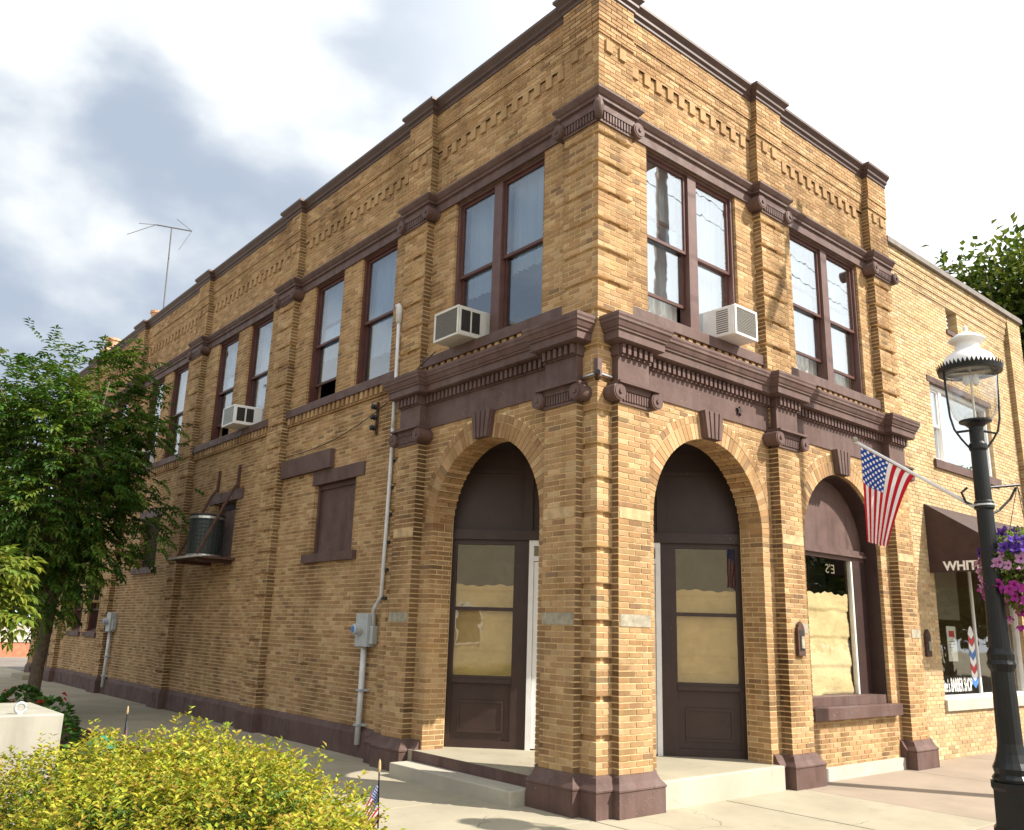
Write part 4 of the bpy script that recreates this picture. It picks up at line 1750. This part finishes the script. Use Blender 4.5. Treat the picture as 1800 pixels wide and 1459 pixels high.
for k in range(n):
    for j in range(1):
        a0, a1 = 2 * math.pi * k / n, 2 * math.pi * (k + 1) / n
        am = (a0 + a1) / 2
        def rp(r, an, z):
            return m.raw((LX + r * math.cos(an), LY + r * math.sin(an), z))
        b0, b1 = rp(.335, a0, 4.95), rp(.335, a1, 4.95)
        c0, c1 = rp(.345, a0, 5.0), rp(.345, a1, 5.0)
        tp_ = rp(.36, am, 5.055)
        i0, i1 = rp(.28, a0, 4.95), rp(.28, a1, 4.95)
        m.face((b0, b1, c1, c0))
        m.face((c0, c1, tp_))
        m.face((i0, i1, b1, b0))
m.build('rim', 'iron', t, fix=False)
m = MB()
m.lathe([(.30, 4.975), (.30, 5.0), (.288, 5.07), (.24, 5.155), (.165, 5.21), (.135, 5.235), (.125, 5.33), (.19, 5.345), (.195, 5.36), (.12, 5.415), (.05, 5.445), (.02, 5.46), (.018, 5.485), (.028, 5.50), (.012, 5.53), (0, 5.54)], (LX, LY), 32)
m.build('cap', 'enamel', t, smooth=True)
m = MB()
m.tube([(LX, LY, 4.38), (LX, LY, 5.0)], .012, 6)
m.build('gas_pipe', 'ivory', t)
for s_ in (-1, 1):
    m = MB()
    m.lathe([(.012, 4.80), (.035, 4.83), (.04, 4.88), (.025, 4.93), (0, 4.94)], (LX + .055 * s_ * .7, LY - .055 * s_ * .7), 12)
    m.build('mantle', 'enamel', t, smooth=True)
BX, BY = 3.44, -3.20
m = MB()
m.tube([(LX, LY, 3.60), (BX + .06, BY - .03, 3.66)], .016, 8)
m.tube([(LX + .05, LY - .03, 3.30), (LX + .16, LY - .09, 3.36), (LX + .30, LY - .17, 3.50), (LX + .38, LY - .21, 3.63)], .014, 8)
m.build('basket_arm', 'iron', t)
m = MB()
fb = Vector((LX - .055, LY + .085, 3.39))
m.tube([(LX, LY, 3.36), fb], .03, 8)
m.tube([fb + Vector((.02, -.02, .0)), fb + Vector((-.06, .06, .05)), fb + Vector((-.08, .09, .16)), fb + Vector((-.02, .05, .22))], .014, 6)
m.build('flag_socket', 'iron', t)

settle(lamp)
# ================================================================== flag on its pole
tip = Vector((2.47, -1.86, 4.20))
t = thing('flag', 'american flag hanging from an angled white pole on the street lamp', 'flag', tuple(fb))
m = MB()
m.tube([fb, fb.lerp(tip, .5), tip], [.022, .019, .016], 8)
m.build('flagpole', 'enamel', t, smooth=True)
m = MB()
m.lathe([(0, tip.z - .01), (.03, tip.z + .0), (.035, tip.z + .03), (.02, tip.z + .055), (0, tip.z + .06)], (tip.x, tip.y), 10)
m.build('finial', 'stone', t)


def flag_cloth(A, B, L, drop, gather, amp, waves, parent, nu=52, nt=48, lean=Vector((0, 0, 0)), fringe=.0):
    m = MB()
    m.uv = []
    ax = (B - A)
    nrm = Vector((ax.x, ax.y, 0)).cross(Vector((0, 0, 1))).normalized()
    for i in range(nu + 1):
        s = i / nu
        for j in range(nt + 1):
            tt = j / nt
            g = 1 - gather * (tt ** .8)
            p = A + ax * (s * g) + drop * (L * tt * (1 - .06 * s)) + lean * tt * tt
            p = p + nrm * (amp * (tt ** .6) * math.sin(2 * math.pi * waves * s + 1.1 + 1.2 * tt) * (1 + .3 * math.sin(5 * tt)))
            if tt == 1 and fringe:
                p = p + drop * rng.uniform(0, fringe)
            m.raw(p)
            m.uv.append((min(s, .9999), tt))
    for i in range(nu):
        for j in range(nt):
            a = i * (nt + 1) + j
            m.face((a, a + nt + 1, a + nt + 2, a + 1))
    return m.build('cloth', 'flag_cloth', parent, smooth=True, fix=False)


A = fb.lerp(tip, .955) + Vector((0, 0, -.03))
B = fb.lerp(tip, .49) + Vector((0, 0, -.03))
flag_cloth(A, B, 1.10, Vector((0, 0, -1)), .62, .055, 2.2, t, fringe=.03)
settle(t)


# ================================================================== foliage tools
def leaf(m, p, d, n, L, w, col, bend=.25):
    d = d.normalized()
    sd = d.cross(n)
    if sd.length < 1e-4:
        sd = d.cross(Vector((1, 0, 0)))
    sd.normalize()
    n2 = sd.cross(d).normalized()
    a = m.raw(p)
    b = m.raw(p + d * L * .45 + sd * w * .5 + n2 * L * .05)
    c = m.raw(p + d * L * .97 - n2 * L * bend)
    e = m.raw(p + d * L * .45 - sd * w * .5 + n2 * L * .05)
    m.face((a, b, c), col)
    m.face((a, c, e), col)


def rv(s=1.):
    while True:
        v = Vector((rng.uniform(-1, 1), rng.uniform(-1, 1), rng.uniform(-1, 1)))
        if .05 < v.length < 1:
            return v.normalized() * s


def shade_col(pal, lo=.75, hi=1.2):
    c = rng.choice(pal)
    k = rng.uniform(lo, hi)
    return tuple(x * k for x in c)


def pinnate(m, p, d, L, n, ll, lw, pal):
    """a drooping compound leaf"""
    d = d.normalized()
    sd = d.cross(Vector((0, 0, 1)))
    if sd.length < .05:
        sd = Vector((1, 0, 0))
    sd.normalize()
    c = shade_col(pal)
    pos = p.copy()
    dd = d.copy()
    for k in range(n):
        pos = pos + dd * (L / n)
        dd = (dd + Vector((0, 0, -.10))).normalized()
        for sgn in (-1, 1):
            leaf(m, pos, sd * sgn + dd * .55 + Vector((0, 0, rng.uniform(-.35, .15))), Vector((0, 0, 1)) + rv(.35), ll * rng.uniform(.8, 1.15), lw, tuple(x * rng.uniform(.85, 1.15) for x in c))
    leaf(m, pos, dd, Vector((0, 0, 1)), ll, lw, c)


def make_tree(name, label, cat, loc, fork, limbs, crown_c, crown_r, nleaf, pal, trunk_r, leafL=.11, leafW=.05, seed=1, group=None, style='pinnate', lean=(0, 0), hollow=.35, ncl=None):
    global rng
    keep = rng
    rng = random.Random(seed)
    loc = Vector(loc)
    t = thing(name, label, cat, tuple(loc), group)
    tr = MB()
    top = loc + Vector((lean[0], lean[1], fork))
    tr.tube([loc + Vector((0, 0, -.1)), loc + Vector((lean[0] * .2, lean[1] * .2, fork * .12)), loc.lerp(top, .5), top], [trunk_r * 1.35, trunk_r * 1.05, trunk_r * .9, trunk_r * .85], 12)
    cc_ = loc + Vector(crown_c)
    tips = []
    for k in range(limbs):
        an = 2 * math.pi * (k + rng.uniform(-.25, .25)) / limbs
        rr = rng.uniform(.35, .75)
        end = cc_ + Vector((crown_r[0] * rr * math.cos(an), crown_r[1] * rr * math.sin(an), crown_r[2] * rng.uniform(.15, .8)))
        mid = top.lerp(end, .45) + Vector((rng.uniform(-.1, .1), rng.uniform(-.1, .1), .25))
        tr.tube([top + Vector((0, 0, -.15)), top.lerp(mid, .5) + rv(.06), mid, mid.lerp(end, .55) + rv(.08), end], [trunk_r * .55, trunk_r * .45, trunk_r * .33, trunk_r * .2, trunk_r * .06], 7)
        for j in range(5):
            f = .35 + .13 * j
            b0 = mid.lerp(end, (f - .3) / .75) if f > .3 else top.lerp(mid, f)
            e = cc_ + Vector((crown_r[0] * .85 * math.cos(an + rng.uniform(-1, 1)), crown_r[1] * .85 * math.sin(an + rng.uniform(-1, 1)), crown_r[2] * rng.uniform(-.75, .7)))
            tr.tube([b0, b0.lerp(e, .5) + Vector((0, 0, .12)), e], [trunk_r * .2, trunk_r * .12, trunk_r * .04], 5)
            tips.append(e)
    tr.build('trunk', 'bark', t, smooth=True)
    cr = MB()
    ncl = ncl or max(12, nleaf // 160)
    cl = []
    for k in range(ncl):
        v = rv(1)
        r = rng.uniform(hollow, 1.0) ** .6
        wob = 1 + .22 * math.sin(3.1 * v.x + 5 * v.y + seed) + .15 * math.sin(7 * v.z + 4 * v.x)
        cl.append((cc_ + Vector((v.x * crown_r[0], v.y * crown_r[1], v.z * crown_r[2])) * r * wob, rng.uniform(.16, .30) * min(crown_r)))
    cl += [(e, .22 * min(crown_r)) for e in tips]
    done = 0
    while done < nleaf:
        c, r = rng.choice(cl)
        p = c + Vector((rng.gauss(0, 1), rng.gauss(0, 1), rng.gauss(0, .7))) * r * .62
        out = (p - cc_)
        out.z *= .4
        d = (out.normalized() if out.length > .01 else Vector((1, 0, 0))) + rv(.75) + Vector((0, 0, -.1))
        if style == 'pinnate':
            n = rng.randint(3, 5)
            pinnate(cr, p, d, leafL * n * .5, n, leafL, leafW, pal)
            done += 2 * n + 1
        else:
            leaf(cr, p, d, Vector((0, 0, 1)) + rv(.7), leafL * rng.uniform(.7, 1.2), leafW, shade_col(pal))
            done += 1
    cr.build('crown', 'leaf', t, fix=False)
    rng = keep
    return t


GREEN = [(.045, .105, .014), (.066, .135, .018), (.035, .082, .012), (.10, .16, .025)]
LIME = [(.16, .22, .03), (.20, .24, .035), (.12, .18, .03)]
street_tree = make_tree('street_tree', 'dark green street tree with drooping compound leaves beside the side wall', 'tree', (-2.75, 13.0, 0), 2.0, 6,
          (-.30, -.1, 4.75), (1.95, 1.9, 2.75), 34000, GREEN + [(.11, .16, .022)], .13, .15, .062, 5, lean=(.12, 0.0))
make_tree('young_tree', 'bright green young tree lit by the sun beside the planting bed', 'tree', (-5.5, 5.2, 0), 1.2, 4,
          (0.0, 0, 2.2), (.62, .6, .42), 2200, LIME, .05, .15, .065, 9)
make_tree('background_tree', 'broad leafy tree rising behind the barber shop roof', 'tree', (23.4, 2.8, 0), 5.0, 8,
          (0, 0, 10.6), (3.9, 3.9, 4.0), 30000, [(.06, .10, .02), (.09, .13, .025), (.12, .15, .03), (.04, .07, .015)],   .32, .30, .19, 21, style='single')
bg_pal = [(.05, .09, .02), (.08, .12, .03), (.10, .13, .04)]
bgt = make_tree('distant_tree', 'round distant tree beyond the cross street fence', 'tree', (-9, 58, 0), 2.2, 6, (0, 0, 5.5), (5, 5, 4.2), 7000, bg_pal, .28, .55, .36, 33, 'trees beyond the cross street', style='single')


def copy_tree(t, loc, rz, sc_, label, group):
    r = t.copy()
    COL.objects.link(r)
    r.location = loc
    r.rotation_euler = (0, 0, rz)
    r.scale = (sc_,) * 3
    r['label'] = label
    r['group'] = group
    for ch in t.children:
        c = ch.copy()
        COL.objects.link(c)
        c.parent = r
    return r


for k, (x, y, s_) in enumerate(((-2, 62, 1.0), (5, 66, 1.15), (12, 60, .95))):
    copy_tree(bgt, (x, y, 0), 1.1 * k + .5, s_, 'round distant tree beyond the cross street fence', 'trees beyond the cross street')
for k, (x, y, s_) in enumerate(((34, -18, 1.0), (44, -17, 1.1), (56, -20, 1.2), (27, -22, .9))):
    copy_tree(bgt, (x, y, 0), 1.7 * k, s_, 'leafy tree across the front street', 'trees across the front street')

# ================================================================== golden shrubs
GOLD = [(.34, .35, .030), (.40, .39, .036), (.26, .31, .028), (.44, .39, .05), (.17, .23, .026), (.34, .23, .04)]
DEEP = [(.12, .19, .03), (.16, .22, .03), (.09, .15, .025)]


def shrub(label, loc, lumps, n, size=.045):
    t = thing('golden_shrub', label, 'shrub', loc, None)
    L0 = Vector(loc)
    for (x, y, rx, ry, h) in lumps:
        st = MB()
        for k in range(5):
            e = L0 + Vector((x + rng.uniform(-.6, .6) * rx, y + rng.uniform(-.6, .6) * ry, h * .75))
            st.tube([L0 + Vector((x, y, -.02)), L0 + Vector((x, y, h * .35)) + rv(.05), e], [.02, .014, .006], 5)
        st.build('stem', 'bark', t)
    m = MB()
    tot = sum(l[2] * l[3] + l[4] * (l[2] + l[3]) * .5 for l in lumps)
    for (x, y, rx, ry, h) in lumps:
        nn = int(n * (rx * ry + h * (rx + ry) * .5) / tot)
        k = 0
        while k < nn:
            v = rv(1)
            v.z = abs(v.z)
            tall = rng.random() < .04
            r = rng.uniform(.70, 1.0) if not tall else rng.uniform(1.0, 1.06)
            bump = 1 + .05 * math.sin(9 * v.x + 3 * x) + .05 * math.sin(11 * v.y + 5 * v.z)
            p = L0 + Vector((x + v.x * rx * r * bump, y + v.y * ry * r * bump, max(.04, h * (.12 + .88 * v.z * r * bump))))
            up = Vector((v.x * .6, v.y * .6, .9)) + rv(.5)
            deep = r < .82 and not tall  # inner leaves get darker colours, painting shade into the gaps
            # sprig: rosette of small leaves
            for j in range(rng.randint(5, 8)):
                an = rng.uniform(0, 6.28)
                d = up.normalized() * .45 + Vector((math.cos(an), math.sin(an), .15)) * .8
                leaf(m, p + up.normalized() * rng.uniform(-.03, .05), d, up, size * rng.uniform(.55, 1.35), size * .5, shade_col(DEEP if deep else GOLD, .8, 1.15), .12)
                k += 1
    m.build('foliage', 'leaf', t, fix=False)
    return t


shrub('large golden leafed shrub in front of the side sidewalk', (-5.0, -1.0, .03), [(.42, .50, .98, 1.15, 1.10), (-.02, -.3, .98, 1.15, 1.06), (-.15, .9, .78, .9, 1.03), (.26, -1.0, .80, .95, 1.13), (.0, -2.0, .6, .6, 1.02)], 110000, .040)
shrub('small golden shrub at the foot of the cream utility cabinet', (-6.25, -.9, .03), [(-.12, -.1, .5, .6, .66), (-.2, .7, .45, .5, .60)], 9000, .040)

# ================================================================== utility cabinet
t = thing('utility_cabinet', 'cream painted metal utility cabinet with lifting eye behind the shrubs', 'cabinet', (-5.35, 3.2, 0))
one('body', 'cabinet', t, W, (-6.1, -4.70, 2.50, 3.90, .03, 1.0), bevel=.012)
m = MB()
c = Vector((-5.06, 2.62, 1.055))
m.tube([c + Vector((.045 * math.cos(a_), 0, .045 * math.sin(a_))) for a_ in [2 * math.pi * k / 18 for k in range(19)]], .014, 8)
m.tube([c + Vector((0, 0, -.06)), c + Vector((0, 0, -.045))], .03, 10)
m.build('lifting_eye', 'meter_grey', t, smooth=True)

# ================================================================== small flags, dome, flowers
def stick_flag(label, base, top, A, B, L, drop, gather, amp):
    t = thing('stick_flag', label, 'flag', tuple(base), None)
    m = MB()
    m.tube([base, top], [.006, .005], 6)
    m.build('stick', 'iron', t)
    m = MB()
    m.lathe([(.006, top.z), (.011, top.z + .02), (.008, top.z + .06), (0, top.z + .08)], (top.x, top.y), 8)
    m.build('spear_tip', 'stone_yellow', t)
    flag_cloth(A, B, L, drop, gather, amp, 1.6, t, 26, 20)


b_ = Vector((-3.86, -1.90, .03))
stick_flag('small american stick flag drooping at the right edge of the large golden shrub', b_, Vector((-3.89, -1.87, .99)), Vector((-3.888, -1.87, .93)), Vector((-3.875, -1.885, .70)), .26, Vector((-.30, .17, -.72)), .3, .025)
b_ = Vector((-4.18, 2.35, .03))
stick_flag('small american stick flag standing behind the golden shrub next to the green dome', b_, Vector((-4.16, 2.37, .99)), Vector((-4.16, 2.37, .985)), Vector((-4.165, 2.37, .80)), .22, Vector((.10, -.05, -.85)), .3, .02)
t = thing('green_bollard', 'green enamel dome rising behind the large golden shrub', 'bollard', (-4.75, 1.05, .03))
m = MB()
m.lathe([(.08, .03), (.07, .75), (.125, .76), (.13, .82), (.118, .885), (.085, .93), (.045, .952), (0, .957)], (-4.75, 1.05), 24)
m.build('dome', 'green_enamel', t, smooth=True)

RED = [(.42, .03, .03), (.5, .06, .05), (.35, .02, .03)]


def geranium(label, loc, r, h, n):
    t = thing('geranium', label, 'flower', loc, 'red geraniums in the planting bed')
    L0 = Vector(loc)
    m = MB()
    for k in range(n):
        v = rv(1)
        v.z = abs(v.z)
        p = L0 + Vector((v.x * r, v.y * r, .08 + v.z * h * .9)) * 1
        leaf(m, p, v + rv(.6), Vector((0, 0, 1)) + rv(.4), .11, .10, shade_col([(.05, .13, .02), (.07, .16, .03), (.04, .09, .02)]))
    m.build('foliage', 'leaf', t, fix=False)
    for k in range(7):
        v = rv(1)
        v.z = abs(v.z)
        c = L0 + Vector((v.x * r * .9, v.y * r * .9, .1 + v.z * h * 1.05))
        f = MB()
        for j in range(26):
            w_ = rv(1)
            leaf(f, c + w_ * .045, w_ + rv(.5), w_, .045, .04, shade_col(RED))
        f.build('bloom', 'petal', t, fix=False)


for x, y, lb in ((-4.0, 6.2, 'bushy red geranium beside the cream utility cabinet'), (-3.5, 8.2, 'bushy red geranium at the sidewalk edge of the planting bed'),
                 (-4.3, 9.4, 'bushy red geranium set back in the bed behind the utility cabinet'), (-3.35, 10.8, 'bushy red geranium near the street tree trunk')):
    geranium(lb, (x, y, .03), .42, .62, 260)

# ================================================================== hanging basket
bc = Vector((BX + .02, BY - .02, 2.62))
t = thing('hanging_basket', 'hanging basket overflowing with purple and magenta petunias on the lamp arm', 'flower basket', tuple(bc + Vector((0, 0, -.2))))
m = MB()
m.lathe([(0, bc.z - .22), (.12, bc.z - .21), (.20, bc.z - .10), (.24, bc.z + .05), (.24, bc.z + .07)], (bc.x, bc.y), 18)
m.build('bowl', 'mulch', t)
m = MB()
for k in range(3):
    a_ = 2 * math.pi * k / 3
    m.tube([bc + Vector((.24 * math.cos(a_), .24 * math.sin(a_), .07)), bc + Vector((0, 0, 1.03))], .004, 4)
m.build('chains', 'iron', t)
m = MB()
for k in range(1500):
    v = rv(1)
    r = rng.uniform(.45, 1.0)
    p = bc + Vector((v.x * .44 * r, v.y * .44 * r, .12 + v.z * (.42 if v.z > 0 else .5) * r))
    leaf(m, p, v + rv(.8), Vector((0, 0, 1)) + rv(.5), .075, .045, shade_col([(.10, .18, .03), (.15, .22, .04), (.20, .25, .06)], .7, 1.2))
m.build('foliage', 'leaf', t, fix=False)


def petunia(col, eye):
    f = MB()
    n = 20
    ctr = f.raw((0, 0, -.02))
    ring0, ring1 = [], []
    for k in range(n):
        a_ = 2 * math.pi * k / n
        lob = 1 + .14 * math.cos(5 * a_)
        ring0.append(f.raw((.014 * math.cos(a_), .014 * math.sin(a_), 0)))
        ring1.append(f.raw((.048 * lob * math.cos(a_), .048 * lob * math.sin(a_), .012 * math.cos(5 * a_) + .012)))
    for k in range(n):
        k2 = (k + 1) % n
        f.face((ctr, ring0[k], ring0[k2]), eye)
        f.face((ring0[k], ring1[k], ring1[k2], ring0[k2]), col)
    return f


VIO = (.11, .045, .34)
MAG = (.40, .05, .36)
PNK = (.56, .30, .52)
protos = {}
zones = [(95, .62, VIO, (.05, .01, .15)), (64, -.02, PNK, (.30, .05, .3)), (125, -.55, MAG, (.25, .01, .2))]
for (nn, zc2, col, eye) in zones:
    p0 = None
    for k in range(nn):
        v = rv(1)
        v.z = v.z * .45 + zc2
        v.normalize()
        r = rng.uniform(.95, 1.08)
        p = Vector((v.x * .46 * r, v.y * .46 * r, .30 + v.z * (.44 if v.z > 0 else .62) * r))
        if p0 is None:
            p0 = petunia(col, eye).build('petunia', 'petal', None, fix=False)
            o = p0
        else:
            o = p0.copy()
            COL.objects.link(o)
        o.parent = t
        o.location = p
        o.rotation_euler = (v + rv(.45)).to_track_quat('Z', 'Y').to_euler()
        s_ = rng.uniform(1.0, 1.4)
        o.scale = (s_, s_, s_)

settle(t)
# ================================================================== far end of the side street
t = thing('rail_fence', 'pale wooden rail fence beyond the cross street', 'fence', (0, 49, 0))
for k in range(9):
    x = -10 + k * 2.4
    one('post', 'wood_grey', t, W, (x - .09, x + .09, 48.9, 49.1, -.16, 1.35))
for z in (.35, .75, 1.12):
    one('rail', 'wood_grey', t, W, (-10.2, 9.4, 48.86, 48.9, z, z + .16))
t = thing('garden_wall', 'low red brick garden wall in front of the rail fence', 'wall', (2, 47.5, 0))
one('wall_body', 'redbrick', t, W, (-.6, 9, 47.3, 47.6, -.16, .62))
one('wall_cap', 'kerb', t, W, (-.65, 9.05, 47.25, 47.65, .62, .70))
t = thing('clapboard_building', 'tan clapboard building across the side street', 'building', (-24, -18, 0))


def OB(u, d, z):
    return (-24 + d, -18 + u, z)


one('wall', 'clapboard', t, OB, (-24, 16, -8, 0, -.15, 9.0))
one('roof', 'roofing', t, OB, (-24.4, 16.4, -8.4, .4, 9.0, 9.25))
for k in range(6):
    w_ = one('window', 'white_paint', t, OB, (-10.4 + k * 4, -8.8 + k * 4, 0, .06, 1.2, 3.2))
    one('pane', 'grille_dark', w_, OB, (-10.3 + k * 4, -8.9 + k * 4, .06, .07, 1.3, 3.1))
t = thing('utility_pole', 'tall wooden utility pole with crossarm at the front kerb', 'utility pole', (7.1, -4.35, -.13))
m = MB()
m.tube([(7.1, -4.35, -.13), (7.1, -4.35, 13.6)], [.17, .13], 12)
m.build('pole', 'wood', t, smooth=True)
one('crossarm', 'wood', t, W, (7.04, 7.16, -5.5, -3.2, 12.7, 12.84))
for y in (-5.4, -4.8, -3.9, -3.3):
    m = MB()
    m.lathe([(.02, 12.84), (.05, 12.88), (.035, 12.93), (.05, 12.97), (0, 13.0)], (7.1, y), 10)
    m.build('insulator', 'clay', t)
for k, y in enumerate((-5.4, -4.8, -3.9, -3.3)):
    m = MB()
    pts = []
    for j in range(31):
        x = -35 + 84 * j / 30
        pts.append((x, y, 13.0 - 1.1 * (1 - ((x - 7.1) / 42) ** 2) * (0 if abs(x - 7.1) < .1 else min(1, abs(x - 7.1) / 12))))
    m.tube(pts, .012, 4)
    o = m.build('power_line', 'iron', None, org=(7.1, y, 13))
    props(o, 'black power line strung along the front street from the utility pole', 'power line', 'power lines along the front street')
